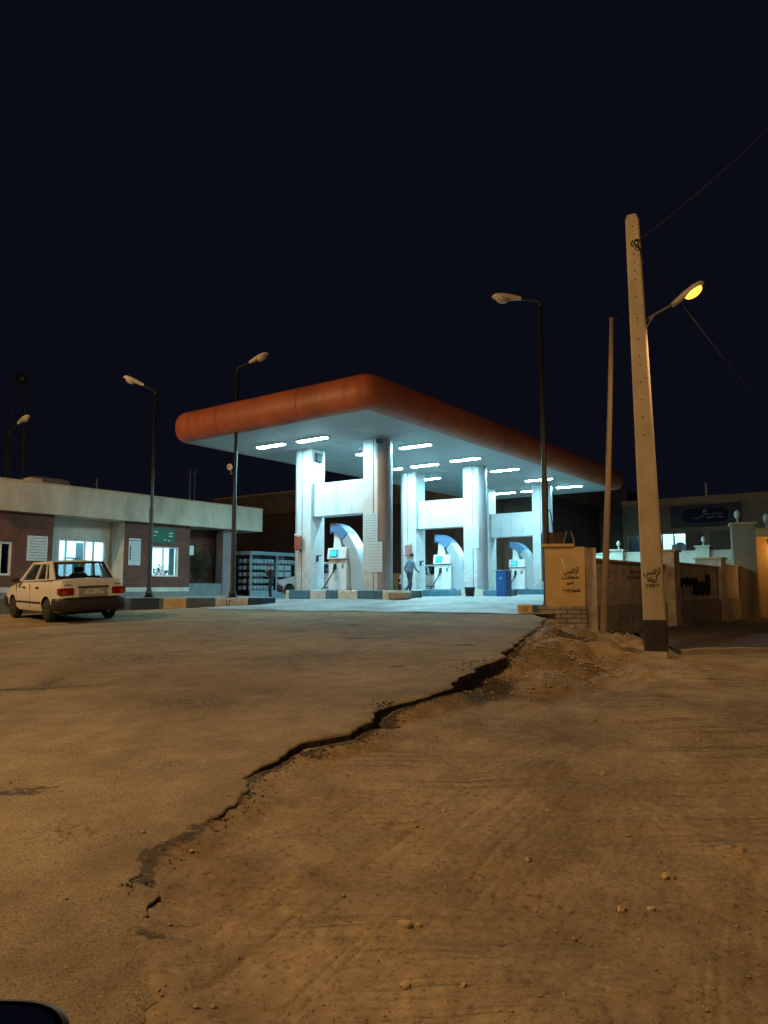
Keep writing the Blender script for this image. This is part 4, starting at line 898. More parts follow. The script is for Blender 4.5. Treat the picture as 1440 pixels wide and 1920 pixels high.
# roof items
def at_of(px, py, y): 
    P0 = (OF[0]+V[0]*y, OF[1]+V[1]*y); t_, z = on_line(P0, U, px, py); return t_, z
t_, z = at_of(85, 902, 2.0); P = Vector((OF[0]+U[0]*t_+V[0]*2, OF[1]+U[1]*t_+V[1]*2, zt+.03))
t = thing('roof_tank', 'low pale evaporative cooler on the office roof', 'cooler', P, ANG); b = MB(); b.bbox(-.75, .75, -.5, .5, 0, .5, .08); b.build('casing', 'darkwall', t); b = MB(); b.bbox(-.9, -.4, -.56, -.1, 0, .42, .03); b.build('duct', 'fascia', t)
for px, k in ((107, 0), (127, 1)):
    t_, z = at_of(px, 905, 2.0); P = Vector((OF[0]+U[0]*t_+V[0]*2, OF[1]+U[1]*t_+V[1]*2, zt+.03)); b = MB(); b.tube([(math.cos(a_)*.2, 0, .18+math.sin(a_)*.2) for a_ in [math.pi*i/10 for i in range(11)]], .012, 6); b.tube([(-.2, 0, 0), (-.2, 0, .18)], .012, 6); b.tube([(.2, 0, 0), (.2, 0, .18)], .012, 6)
    o = b.build('roof_hoop', 'metal', None, P, .3); tag(o, ['left', 'right'][k]+' one of two thin hoops on the office roof', 'hoop', 'hoops on the office roof')
for px, py, y, l, r_ in ((182, 897, 3, 'short thin aerial on the office roof', .015), (357, 880, 5, 'tall thin aerial behind the office roof, left of a pair', .025), (366, 880, 5.2, 'tall thin aerial behind the office roof, right of a pair', .02)):
    t_, z = at_of(px, py, y); P = Vector((OF[0]+U[0]*t_+V[0]*y, OF[1]+U[1]*t_+V[1]*y, zt)); t = thing('roof_aerial', l, 'aerial', P); b = MB(); b.tube([(0, 0, 0), (0, 0, z-zt)], r_, 6); b.build('mast', 'metal', t)
    b = MB(); b.tube([(-.12, 0, z-zt-.25), (.03, 0, z-zt-.2)], r_*.8, 6); b.build('bracket', 'metal', t)
# lattice mast far left
P = atY(25, 1000, 40); t = thing('lattice_mast', 'tall slim lattice mast behind the office, with a drum antenna', 'mast', (P.x, P.y, 0))
zt2 = atY(25, 705, 40).z; dx = .9
b = MB()
for x, y in ((-dx*.5, 0), (dx*.15, .3), (dx*.55, -.25)): b.tube([(x, y, 0), (x*.9, y*.9, zt2)], .04, 6)
k = 0; z = 1.
while z < zt2-1:
    b.tube([(-dx*.5, 0, z), (dx*.15, .3, z+.5)], .015, 4); b.tube([(dx*.15, .3, z), (dx*.55, -.25, z+.5)], .015, 4); b.tube([(dx*.55, -.25, z), (-dx*.5, 0, z+.5)], .015, 4); z += 1.
b.build('lattice', 'polepaint', t)
b = MB(); b.tube([(-.42, 0, zt2-.5), (-.36, 0, atY(21, 650, 40).z)], [.03, .015], 6); b.build('spike', 'polepaint', t)
b = MB(); P2 = atY(40, 709, 40); b.M = Matrix.Translation((P2.x-P.x, 0, P2.z)) @ Matrix.Rotation(R(90), 4, 'X'); b.lathe([(.26, -.2), (.3, .1), (.28, .16)], 18); b.build('drum_antenna', 'polepaint', t)

# display cage with canisters
DC = Vector((-5.95, 32.3, 1.10)); DW = on_line(DC, U, 566, 1080)[0]; t = thing('display_cage', 'grey framed glass display cage full of round canisters behind the office corner', 'display cage', DC, ANG)
DH = on_line(DC, U, 477, 1036)[1]-1.10; DD = 1.1
b = MB(); fr = .09
for x in (0, DW/2-.06, DW-fr): b.box(x, x+fr, 0, .06, .003, DH)
b.box(0, DW, -.003, .057, DH-.09, DH+.004); b.box(0, DW, -.003, .057, 0, .36)
b.box(-.003, .057, .061, DD, 0, .10); b.box(-.003, .057, .061, DD, DH-.1, DH+.003); b.box(-.003, .057, DD-.08, DD+.003, 0, DH)
b.build('frame', 'steelblue', t)
b = MB(); b.box(-.03, DW+.03, -.04, DD+.03, DH+.005, DH+.06); b.build('roof', 'steelblue', t)
b = MB(); b.box(0, DW, DD+.005, DD+.03, 0, DH); b.box(DW-.03, DW-.004, .062, DD, 0, DH); b.build('back_panel', mat('dim_panel', (.05, .06, .065), .7), t)
sh = []
for k in range(5): b = MB(); b.box(.062, DW-.035, .07, DD-.09, .36+k*.30, .38+k*.30); sh.append(b.build('shelf', 'black', t))
cm = None; 
for k in range(5):
    x = .2; j = 0
    while x < DW-.2:
        if k < 5 and not (x > DW/2-.15 and k in (2, 3)) and abs(x-DW/2) > .1:
            for yy in (.2,) if x > .4 else (.2, .55, .85):
                if cm is None:
                    b = MB(); b.lathe([(.07, 0), (.09, .03), (.095, .12), (.08, .18), (.03, .2)], 12); cm = b.build('canister', 'canister', None, None)
                    cm.parent = t; o = cm; tag(o, None)
                else: o = cm.copy(); C.objects.link(o); o.parent = t
                o.location = (x, yy, .381+k*.30)
        x += .22
for k in (2, 3):
    for j in range(2):
        b = MB(); b.box(DW/2+.12+j*.5, DW/2+.55+j*.5, .12, .35, .383+k*.30, .383+k*.30+.24); b.build('carton', 'canister', t)
b = MB(); b.box(.09, DW-.09, .02, .026, .37, DH-.1); b.build('glass_front', 'wglass', t)
b = MB(); b.box(.02, .026, .07, DD-.08, .11, DH-.11); b.build('glass_side', 'wglass', t)
# pale panel above cage side
# ================================================================== BACK BUILDINGS
BH = SP(22.5, 0)
def bh(px, py): return on_line(BH, V, px, py)
v0h, v1h = bh(1003, 950)[0], bh(400, 950)[0]; zth = bh(555, 922)[1]; zmid = bh(520, 962)[1]
t = thing('brick_hall', 'large windowless brown brick hall behind the station', 'building', (BH[0], BH[1], 0), ANG)
b = MB(); b.box(0, 12, v0h, v1h, zmid, zth); b.build('upper_wall', 'ybrick', t)
b = MB(); b.box(.06, 12, v0h+.05, v1h-.05, 0, zmid-.004); b.build('lower_wall', 'darkbrown', t)  # lower wall in a darker brown than the brick above
b = MB(); b.box(-.05, 12.05, v0h-.05, v1h+.05, zth+.003, zth+.12); b.build('coping', 'cap', t)
b = MB()
for k in range(9): v = v0h+2+k*3.3; b.box(-.0, .16, v, v+.25, 1, zmid-.01)
b.build('pilaster', mat('pilaster_brown', (.08, .04, .025), .8), t)
for vv, h in ((bh(490, 920)[0], .9), (bh(507, 920)[0], .6), (bh(470, 920)[0], .5)):
    P = Vector((*SP(22.8, vv), zth+.1)); b = MB(); b.tube([(0, 0, 0), (0, 0, h)], .03, 6); o = b.build('roof_rod', 'metal', None, P); tag(o, 'thin rod standing on the brick hall roof', 'rod', 'rods on the brick hall roof')
LW = SP(20.8, 0); la, lb = on_line(LW, V, 1010, 1070)[0], on_line(LW, V, 400, 1070)[0]
b = MB(); b.box(0, .2, 3.2, lb, 1.0, 2.45); o = b.build('low_wall', 'lowyellow', None, (LW[0], LW[1], 0), ANG); tag(o, 'long low ochre wall behind the pump islands', 'wall')
# perimeter wall of the compound on the right
PF = SP(20.5, -5.8)
def pf(px, py): return on_line(PF, V, px, py)
t = thing('compound_wall', 'cream compound wall with square piers behind the brown wall', 'wall', (PF[0], PF[1], 0), ANG)
z1 = pf(1250, 1036)[1]
b = MB(); b.box(0, .2, .4, 8.8, .3, z1); b.build('panel', 'cream', t)
b = MB(); b.box(-.05, .25, .4, 8.8, z1+.002, z1+.06); b.build('coping', 'cream', t)
gl = []
for px0, px1, py in ((1148, 1170, 1033), (1306, 1331, 1026)):
    va, vb = pf(px1, py)[0], pf(px0, py)[0]; z = pf((px0+px1)/2, py)[1]; b = MB(); b.box(-.22, .42, va, vb, .3, z); b.box(-.3, .5, va-.06, vb+.06, z+.002, z+.07); b.build('pier', 'cream', t); gl.append((va/2+vb/2, z+.07))
def globe(P, h, lab):
    t = thing('globe_lamp', lab, 'globe lamp', P, 0, 'unlit globe lamps on the wall piers'); b = MB(); b.lathe([(.07, 0), (.05, .05), (.03, .12), (.03, h*.4), (.07, h*.42)], 12); b.build('stem', 'globe', t)
    b = MB(); b.ball((0, 0, h*.7), h*.3, 10, .8, .8, 1.15); b.build('globe', 'globe', t)
globe(Vector((*SP(20.5+.1, gl[0][0]-5.8), gl[0][1])), .42, 'unlit globe lamp on the compound pier left of the concrete pole')
globe(Vector((*SP(20.5+.1, gl[1][0]-5.8), gl[1][1])), .42, 'unlit globe lamp on the middle compound pier')
# gate portico
GY = 30.5
a0 = atY(1372, 984, GY); a1 = atY(1413, 984, GY); t = thing('gate_portico', 'ochre gate portico with big pier, lit from inside, at the right picture edge', 'gate', (a0.x, a0.y, 0), R(-22))
w = (a1.x-a0.x)*.95; zt3 = a0.z
b = MB(); b.box(0, w, 0, 1.1, .1, zt3); b.build('pier', 'police', t); b = MB(); b.box(-.07, w+.07, -.07, 1.17, zt3+.002, zt3+.1); b.build('pier_cap', 'cap', t)
zb3 = atY(1425, 1008, GY).z
b = MB(); b.prism([(w+.02, zb3+.35), (w+5, zb3+.1), (w+5, zb3-.25), (w+.02, zb3)], 1.4, 'y', -.25); b.build('gable_beam', 'portico', t)
b = MB(); b.box(w+.02, w+.45, .5, 1.0, .1, zb3+.0); b.box(w+.45, w+5, .9, 1.1, .1, zb3-.24); b.build('door_jamb', 'portico', t)
b = MB(); b.box(w+1.0, w+2.6, .82, .895, .1, zb3-.9); dr = b.build('gate_leaf', mat('brown_gate', (.16, .06, .03), .6), t)
b = MB(); b.lathe([(.02, 0), (.12, -.05), (.12, -.12), (.03, -.15)], 14, (w+1.3, .35, zb3-.27)); b.build('lit_bulkhead', 'sodium2', t)
light('portico_light', 'POINT', (w+1.3, .15, zb3-.6), (1, .6, .2), 60, t, shadow_soft_size=.1)
globe(Vector((a0.x+.5, a0.y+.5, zt3+.1)), .55, 'unlit globe lamp on the big gate pier')
globe(atY(1438, 990, GY+.8), .6, 'unlit globe lamp at the right picture edge above the portico')
# police-style building with blue sign
PB = SP(33, 0)
def pb(px, py): return on_line(PB, V, px, py)
va, vb = pb(1700, 930)[0], pb(1166, 930)[0]; zt4 = pb(1340, 933)[1]
t = thing('compound_building', 'beige two storey building with a dark blue sign and a lit window row', 'building', (PB[0], PB[1], 0), ANG)
wl0, wl1 = pb(1286, 1016)[0], pb(1177, 1016)[0]; wz1, wz0 = pb(1230, 1001)[1], pb(1230, 1034)[1]
b = MB(); b.M = Matrix.Rotation(R(90), 4, 'Z')
# facade quads drawn in (v,z): local y = v, x = 0
class Fx(MB): pass
fx = MB(); fx.M = Matrix(((0, 1, 0, 0), (1, 0, 0, 0), (0, 0, 1, 0), (0, 0, 0, 1)))
holed(fx, va, vb+.0, .2, zt4, [(wl0, wl1-.0, wz0, wz1)] if wl1 < vb else [(wl0, vb-.3, wz0, wz1)], 0, .3); fx.build('wall', 'police', t)
b = MB(); b.box(.3, 9, va, vb, zt4-.3, zt4); b.box(-.08, .35, va, vb+.05, zt4+.003, zt4+.15); b.build('roof', 'police', t)
wl1c = wl1 if wl1 < vb else vb-.3
wn = MB()
for k in range(6):
    v = wl0+(wl1c-wl0)*k/5; wn.box(.05, .14, v-.04, v+.04, wz0, wz1)
wn.box(.04, .15, wl0, wl1c, wz0-.04, wz0+.05); wn.box(.04, .15, wl0, wl1c, wz1-.05, wz1+.04); wn = wn.build('window', 'steelblue', t)
b = MB(); b.box(.09, .096, wl0, wl1c, wz0, wz1); b.build('pane', 'wglass', wn)
b = MB(); b.box(1.6, 1.65, wl0-.5, wl1c+.5, wz0-.4, wz1+.4); b.box(.31, 1.6, wl0-.5, wl1c+.5, wz1+.405, wz1+.43); b.build('lit_room', 'roomglow', wn)
b = MB(); v = wl0+(wl1c-wl0)*.32
b.box(.9, .95, wl0+.4, wl0+(wl1c-wl0)*.30, wz0, wz0+.45); b.box(.7, .75, wl0+(wl1c-wl0)*.7, wl1c, wz0, wz1-.25); b.build('room_furniture', mat('blue_grey_room', (.1, .22, .32), .7), wn)
P = pb(1274, 1026); b = MB(); b.M = Matrix.Translation((.2, P[0], P[1]-.05)) @ Matrix.Rotation(R(90), 4, 'Y'); b.lathe([(.05, -.1), (.36, -.08), (.38, 0), (.36, .05)], 24); b.build('exhaust_fan', mat('fan_grey', (.12, .12, .13), .6), wn)
# left block of it (darker, taller)
b = MB(); vc = pb(1148, 950)[0]; ve = pb(1203, 950)[0]
if ve < vb: ve = vb+.01
b.box(1.2, 8, ve, vc+5, .2, pb(1175, 915)[1]); b.build('stair_block', 'darkwall', t)
b = MB(); b.box(.0, 1.15, vb+.05, vc+6, .2, pb(1175, 950)[1]); b.build('side_wing', 'darkwall', t)
# shutters/windows right: dark recessed panels
for q0, q1, r0, r1 in ((1287, 1318, 999, 1035), (1332, 1372, 996, 1035)):
    b = MB(); b.box(-.05, -.004, pb(q1, 1010)[0], pb(q0, 1010)[0], pb(q0, r1)[1], pb(q0, r0)[1]); b.build('shutter', mat('brown_shutter', (.16, .115, .08), .8), t)
sg = thing('blue_sign', 'dark blue rounded name sign on a grey panel, white script, on the beige building', 'sign', (PB[0]-U[0]*.12, PB[1]-U[1]*.12, 0), ANG)
s0, s1x = pb(1390, 960)[0], pb(1258, 960)[0]; z0s, z1s = pb(1325, 987)[1], pb(1325, 946)[1]
b = MB(); b.box(-.08, .08, s0, s1x, z0s, z1s); bevel(b.build('panel', 'signgrey', sg), .03)
sc0, sc1, zc = pb(1367, 965)[0], pb(1281, 965)[0], (z0s+z1s)/2; rr = (z1s-z0s)*.33; ptsx = []
for i in range(13): a_ = -math.pi/2+math.pi*i/12; ptsx.append((sc1-rr+rr*math.cos(a_), zc+rr*math.sin(a_)))
for i in range(13): a_ = math.pi/2+math.pi*i/12; ptsx.append((sc0+rr+rr*math.cos(a_), zc+rr*math.sin(a_)))
b = MB(); b.prism(ptsx, .04, 'x', -.125); b.build('plaque', 'signblue', sg)
b = MB(); b.M = Matrix(((0, 1, 0, -.01), (-1, 0, 0, 0), (0, 0, 1, 0), (0, 0, 0, 1)))
scribble(b, -sc1+rr, -sc0-rr*.6, zc-rr*.3, rr*.7, -.125, rn, .035); scribble(b, -sc0-rr*3.2, -sc0-rr*.8, zc+rr*.15, rr*.5, -.125, rn, .03)
b.box(-(sc0+sc1)/2-.12, -(sc0+sc1)/2+.12, -.128, -.124, zc+rr*.35, zc+rr*.8); b.build('writing', mat('dim_white_lettering', (.22, .22, .22), .6), sg)
P = Vector((*SP(33.3, pb(1322, 920)[0]), zt4+.1)); b = MB(); b.tube([(0, 0, 0), (0, 0, .9)], .05, 6); o = b.build('roof_rod', 'globe', None, P); tag(o, 'short pale post on the beige building roof', 'post')
# dark house far
P = atY(1050, 1000, 52); t = thing('dark_house', 'unlit low flat roofed house in the dark beyond the canopy end', 'building', (P.x, P.y, 0), ANG-math.pi/2); zz = P.z
b = MB(); b.box(0, 5.5, 0, 6, .2, zz); b.build('wall', 'darkwall', t); b = MB(); b.box(-.2, 5.7, -.3, 6.1, zz+.003, zz+.14); b.build('roof', 'concrete', t)
b = MB(); b.box(1.2, 2.3, -.03, -.002, zz-1.9, zz-.8); b.build('window', 'black', t)

# ================================================================== BROWN BOUNDARY WALL
t = thing('boundary_wall', 'stained brown roadside wall in stepped panels with piers and grey plinth', 'wall', (W0[0], W0[1], 0), ANG); BW = t
def bwp(px, py): return on_line(W0, U, px, py)
steps = [(0.25, 6.3, 2.27), (6.9, 13.6, 2.38), (14.5, 19.7, 2.5)]
for x0, x1, z in steps:
    b = MB(); b.box(x0, x1, 0, .2, 1.17, z-.05); b.build('panel', 'browncast', t)
    b = MB(); b.box(x0, x1, -.05, .25, z-.047, z+.0); b.build('coping', 'cap', t)
    b = MB(); b.box(x0, x1, -.06, .22, -.3, 1.165); b.build('plinth', 'plinth', t)
for x0, x1, z, y0, y1 in ((6.3, 6.9, 2.64, -.30, .28), (13.6, 14.5, 2.66, -.12, .8), (19.7, 20.4, 2.75, -.25, .9)):
    b = MB(); b.box(x0, x1, y0, y1, -.3, z); p_ = b.build('pier', 'browncast', t); b = MB(); b.box(x0-.06, x1+.06, y0-.06, y1+.06, z+.003, z+.07); b.build('pier_cap', 'cap', p_)
# black painted-out patch with drips
r0 = bwp(1266, 1084); r1 = bwp(1333, 1120); b = MB(); rs = random.Random(4); n = 34; x0, x1 = r0[0], r1[0]; zt_, zb_ = r0[1]+.02, r1[1]+.05
for i in range(n):
    xa, xb = x0+(x1-x0)*i/n, x0+(x1-x0)*(i+1)/n; f_ = i/n
    top = zt_+(.16 if f_ > .82 else 0)+rs.uniform(-.04, .04)-(.10 if .6 < f_ < .8 else 0); bot = zb_+rs.uniform(-.02, .10)+(.34 if f_ < .45 else 0)*(1-abs(f_-.25))
    b.add([(xa, -.004, bot), (xb, -.004, bot), (xb, -.004, top), (xa, -.004, top)], [(0, 1, 2, 3)])
    if f_ < .5 and i % 3 == 0: b.add([(xa, -.004, zb_+rs.uniform(-.1, .2)), (xa+.12, -.004, zb_), (xa+.12, -.004, bot+.01), (xa, -.004, bot+.01)], [(0, 1, 2, 3)])
b.build('painted_patch', 'spray', t)
b = MB()
for px0, px1, py in ((1130, 1147, 1072), (1130, 1147, 1080), (1130, 1150, 1093)): scribble(b, bwp(px0, py)[0], bwp(px1, py)[0], bwp(px0, py)[1], .07, -.003, rn, .014)
for px0, px1, py in ((1180, 1203, 1073), (1176, 1200, 1082)): scribble(b, bwp(px0, py)[0], bwp(px1, py)[0], bwp(px0, py)[1], .14, -.003, rn, .03)
scribble(b, bwp(1266, 1070)[0], bwp(1279, 1070)[0], bwp(1270, 1070)[1], .12, -.003, rn, .03)
b.build('faded_graffiti', 'redspray', t)
# ochre corner pillar
t = thing('gate_pillar', 'wide ochre wall pillar with black handwriting, on a white block base', 'pillar', (W0[0], W0[1], 0), R(-12)); GP = t
wp = 1.0; xl_ = -.90; xr_ = -.02
zt5 = atY(1060, 1025, 16.35).z; zbk = atY(1060, 1137, 16.35).z
b = MB(); b.box(xl_, xr_, 0, .75, zbk, zt5); b.build('body', 'yellowwall', t)
b = MB(); b.box(xl_-.06, xr_-.22, -.06, .8, zt5+.003, zt5+.07); b.build('cap', 'cap', t)
b = MB(); b.box(xl_-.16, xr_+.02, -.02, .77, .2, zbk-.003); b.build('block_base', 'wbrick', t)
b = MB(); b.box(xr_+.003, xr_+.25, .06, .9, .1, zt5-.02); b.build('side_pier', 'browncast', t)
for s_, py, px, sz in (('آژانس', 1071, 1071, .15), ('سعادت', 1082, 1069, .13), ('سیر', 1092, 1069, .11), ('۳۲۲۲۵۵۵۸', 1108, 1073, .10)):
    q = atY(px, py, 16.4); text('graffiti', s_, sz, 'spray', t, ((q.x-W0[0])*1.02, -.004, q.z), (math.pi/2, R(-3), 0), .001, .95, .004)
b = MB(); q = atY(1057, 1056, 16.3); b.add([(q.x-W0[0]-.03, -.006, q.z+.12), (q.x-W0[0]+.0, -.006, q.z+.13), (q.x-W0[0]+.06, -.006, q.z-.12), (q.x-W0[0]+.03, -.006, q.z-.12)], [(3, 2, 1, 0)]); b.build('torn_paper', 'paper', t)
# clutter on the pillar: dark crate on the lamp post
P = atY(1040, 1020, 17.6); t = thing('meter_box', 'dark rusty box frame behind the ochre pillar top', 'box', P, R(5))
b = MB(); b.box(-.25, .2, 0, .3, -.9, .28); b.build('box', 'darkbrown', t); b = MB(); b.tube([(.22, 0, .0), (.3, 0, .3), (.42, 0, .3), (.5, 0, .0)], .02, 6); b.build('frame', 'rustpipe', t)
# raised dark pavement by the pole, right
c0 = ghit(1262, 1228, Hdirt); c1 = ghit(1500, 1214, Hdirt)
pz = .0
def yard(name, m, off, z0):
    X = np.zeros((30, 40)); Y = np.zeros((30, 40))
    for i in range(30):
        for j in range(40):
            a = Vector((c0.x+.12, c0.y)).lerp(Vector((c1.x+3, c1.y)), j/39); bb = Vector((W0[0]+U[0]*(.5+j*.52)+.25, W0[1]+U[1]*(.5+j*.52)-.25)); p = a.lerp(bb, i/29); X[i, j] = p.x; Y[i, j] = p.y
    Z = Hdirt(X, Y)+off; b = MB(); b.grid(X, Y, Z); return b, X, Y, Z
b, X, Y, Z = yard('side_yard', 'asphalt', .07, 0); Z0 = Z
for j in range(39):
    b.add([(X[0, j], Y[0, j], Z[0, j]), (X[0, j+1], Y[0, j+1], Z[0, j+1]), (X[0, j+1], Y[0, j+1]-.01, Z[0, j+1]-.15), (X[0, j], Y[0, j]-.01, Z[0, j]-.15)], [(0, 1, 2, 3)])
b.build('side_pavement', mat('dark_brown_surface', (.07, .052, .045), .9, var=.35, scale=2, bump=.006, bscale=40))['kind'] = 'structure'  # darker surface than the dirt around it
b = MB()
for j in range(39): 
    b.add([(X[0, j], Y[0, j]-.03, Z[0, j]-.15), (X[0, j+1], Y[0, j+1]-.03, Z[0, j+1]-.15), (X[0, j+1], Y[0, j+1]-.03, Z[0, j+1]+.02), (X[0, j], Y[0, j]-.03, Z[0, j]+.02), (X[0, j+1], Y[0, j+1]+.1, Z[0, j+1]+.02), (X[0, j], Y[0, j]+.1, Z[0, j]+.02)], [(0, 1, 2, 3), (3, 2, 4, 5)])
b.build('pavement_edge', 'concrete')['kind'] = 'structure'

# ================================================================== CARS
def make_car(paint, label, loc, rotz, rot=None, open_=False, plate=None):
    t = thing('parked_car', label, 'car', loc, rotz, rot=rot)
    # body: loft of cross sections along x, wheel arches cut by raising the lower edge
    xs = np.unique(np.concatenate([np.linspace(-1.95, 1.95, 80), [-1.95, -1.93, 1.93]]))
    def arch(x):
        z = .24
        for xc in (-1.16, 1.2):
            d = abs(x-xc)
            if d < .34: z = max(z, .27+math.sqrt(max(0, .34**2-d*d)))
        return z
    def topz(x): return float(np.interp(x, [-1.95, -1.90, -1.5, -1.3, .85, 1.0, 1.6, 1.85, 1.95], [.90, .985, 1.0, .97, .93, .91, .82, .74, .62]))
    def hw(x): return float(np.interp(x, [-1.95, -1.88, -1.5, -.8, 1.0, 1.7, 1.88, 1.95], [.70, .755, .785, .80, .80, .77, .735, .66]))
    vs = []; k = 0
    for x in xs:
        w = hw(x); zt_ = topz(x); zb_ = arch(x) if abs(x) < 1.88 else .30
        zb_ = min(zb_, zt_-.12); zm = max(.5, zb_+.02)
        half_ = [(w*.93 if zb_ < .3 else w, zb_), (w, max(zb_+.01, min(.36, zm))), (w*1.005, (zm+zt_)/2-.03), (w*.985, zt_-.10), (w*.93, zt_-.03), (w*.80, zt_), (0, zt_+.02)]
        ring = [(x, y, z) for y, z in half_]+[(x, -y, z) for y, z in half_[-2::-1]]; vs += ring; k = len(ring)
    fs = []
    for i in range(len(xs)-1):
        for j in range(k-1): fs.append((i*k+j, (i+1)*k+j, (i+1)*k+j+1, i*k+j+1))
    fs.append(tuple(range(k))[::1]); fs.append(tuple(range((len(xs)-1)*k, len(xs)*k))[::-1])
    b = MB(); b.add(vs, fs, True); o = b.build('body', paint, t); e = o.modifiers.new('s', 'EDGE_SPLIT'); e.split_angle = R(32)
    b = MB(); b.box(-1.85, 1.8, -.60, .60, .2, .60); b.build('underbody', 'rubber', o)
    # greenhouse
    B = {'fl': Vector((.92, .70, .925)), 'rl': Vector((-1.48, .68, .99)), 'tfl': Vector((.18, .60, 1.40)), 'trl': Vector((-1.10, .60, 1.40))}
    def mir(p): return Vector((p.x, -p.y, p.z))
    def patch(b, q, u0, u1, v0, v1, th, off=0):
        bl, br, tr, tl = q; n = (br-bl).cross(tl-bl).normalized()
        P = lambda u, v: (bl.lerp(br, u)).lerp(tl.lerp(tr, u), v)
        pts_ = [P(u0, v0), P(u1, v0), P(u1, v1), P(u0, v1)]
        vv = [p+n*off for p in pts_]+[p+n*(off+th) for p in pts_]
        b.add(vv, [(3, 2, 1, 0), (4, 5, 6, 7), (0, 1, 5, 4), (1, 2, 6, 5), (2, 3, 7, 6), (3, 0, 4, 7)])
    sides = [(B['rl'], B['fl'], B['tfl'], B['trl']), (mir(B['fl']), mir(B['rl']), mir(B['trl']), mir(B['tfl']))]
    gb = MB()
    bars_s = [(0, 1, 0, .06), (0, 1, .90, 1.0), (0, .14, .06, .90), (.925, 1, .06, .90), (.485, .53, .06, .90), (.225, .25, .06, .90)]
    for si, q in enumerate(sides):
        for (u0, u1, v0, v1) in bars_s:
            if si == 1: u0, u1 = 1-u1, 1-u0
            patch(gb, q, u0, u1, v0, v1, -.03)
    ws = (B['fl'], mir(B['fl']), mir(B['tfl']), B['tfl']); ws = (mir(B['fl']), B['fl'], B['tfl'], mir(B['tfl']))
    rw = (B['rl'], mir(B['rl']), mir(B['trl']), B['trl'])
    for q in (ws,):
        for bb in ((0, .05, 0, 1), (.95, 1, 0, 1), (.05, .95, .93, 1), (.05, .95, 0, .05)): patch(gb, q, *bb, -.03)
    for bb in ((0, .03, 0, 1), (.97, 1, 0, 1), (.03, .97, .95, 1)): patch(gb, rw, *bb, -.03)
    gb.build('pillars', paint, t)
    rfv = []; nx_, ny_ = 8, 8
    for i in range(nx_+1):
        for j in range(ny_+1):
            fx_, fy_ = i/nx_, j/ny_; x = -1.12+fx_*1.34; y = (-.61+fy_*1.22); rfv.append((x, y, 1.395+.055*(1-(2*fy_-1)**4)*(1-(2*fx_-1)**4)))
    b = MB(); b.add(rfv, [(i*(ny_+1)+j, (i+1)*(ny_+1)+j, (i+1)*(ny_+1)+j+1, i*(ny_+1)+j+1) for i in range(nx_) for j in range(ny_)], True); b.box(-1.10, .20, -.595, .595, 1.37, 1.393); b.build('roof', paint, t)
    for nm, q, bb in (('side_window', sides[0], (.53, .925, .06, .90)), ('side_window', sides[0], (.25, .485, .06, .90)), ('quarter_window', sides[0], (.14, .225, .06, .90)), ('side_window', sides[1], (.075, .47, .06, .90)), ('side_window', sides[1], (.515, .75, .06, .90)), ('quarter_window', sides[1], (.775, .86, .06, .90)), ('windscreen', ws, (.05, .95, .05, .93)), ('rear_window', rw, (.03, .97, .02, .95))):
        b = MB(); patch(b, q, *bb, -.004, -.008); b.build(nm, 'glass', t)
    b = MB(); patch(b, rw, .0, 1., -.02, .07, .003, .001); patch(b, rw, .0, .06, .07, 1., .003, .001); patch(b, rw, .94, 1., .07, 1., .003, .001); patch(b, rw, .06, .94, .90, 1., .003, .001); b.build('rear_window_seal', 'black', t)
    # bumpers
    def bump(x0, sgn, nm):
        w = .815 if sgn < 0 else .79; half_p = [(-.42, w-.015), (-.20, w), (-.06, w-.01), (.0, w-.05), (.045, w-.12), (.07, w-.25), (.09, .25)]
        pr = [(x0+sgn*a, -y) for a, y in half_p]+[(x0+sgn*.095, 0)]+[(x0+sgn*a, y) for a, y in half_p[::-1]]; b = MB(); m1 = len(pr); vs = []
        for i, (x, y) in enumerate(pr):
            c_ = Vector((x0-sgn*.5, 0)); d_ = (c_-Vector((x, y))).normalized() if abs(y) > .3 else Vector((-sgn, 0))
            if abs(y) > w-.03: d_ = Vector((0, -1 if y > 0 else 1))
            for off, z in ((.07, .255), (.012, .30), (0, .36), (0, .50), (.02, .56), (.10, .585)): vs.append((x+d_.x*off, y+d_.y*off, z))
        fs = [(i*6+j, i*6+j+1, (i+1)*6+j+1, (i+1)*6+j) for i in range(m1-1) for j in range(5)]
        if sgn > 0: fs = [f[::-1] for f in fs]
        b.add(vs, fs, True); b.box(min(x0-sgn*.12, x0-sgn*.02), max(x0-sgn*.12, x0-sgn*.02), -.70, .70, .265, .56)
        b.build(nm, 'bumper', t)
    bump(-1.95, -1, 'rear_bumper'); bump(1.95, 1, 'front_bumper')
    # lamps
    for s_ in (-1, 1):
        b = MB(); b.bbox(-1.985, -1.80, min(s_*.44, s_*.775), max(s_*.44, s_*.775), .635, .80, .02); tl = b.build('tail_light', 'tail', t)
        b = MB(); b.bbox(-1.990, -1.984, min(s_*.62, s_*.74), max(s_*.62, s_*.74), .66, .74, .002); b.build('reflector', 'amber', tl)
        b = MB(); b.bbox(1.78, 1.955, min(s_*.42, s_*.68), max(s_*.42, s_*.68), .60, .73, .02); b.build('headlight', 'clearlens', t)
        b = MB(); b.bbox(.62, .82, min(s_*.80, s_*.95), max(s_*.80, s_*.95), .92, 1.03, .03); b.box(.68, .76, min(s_*.72, s_*.82), max(s_*.72, s_*.82), .925, .95); b.build('wing_mirror', 'black', t)
        for x in (-.62, .30): b = MB(); b.bbox(x-.08, x+.08, min(s_*.795, s_*.825), max(s_*.795, s_*.825), .785, .82, .006); b.build('door_handle', 'black', t)
        b = MB(); b.box(-.82, .84, min(s_*.800, s_*.812), max(s_*.800, s_*.812), .425, .465); b.build('rub_strip', 'black', t)
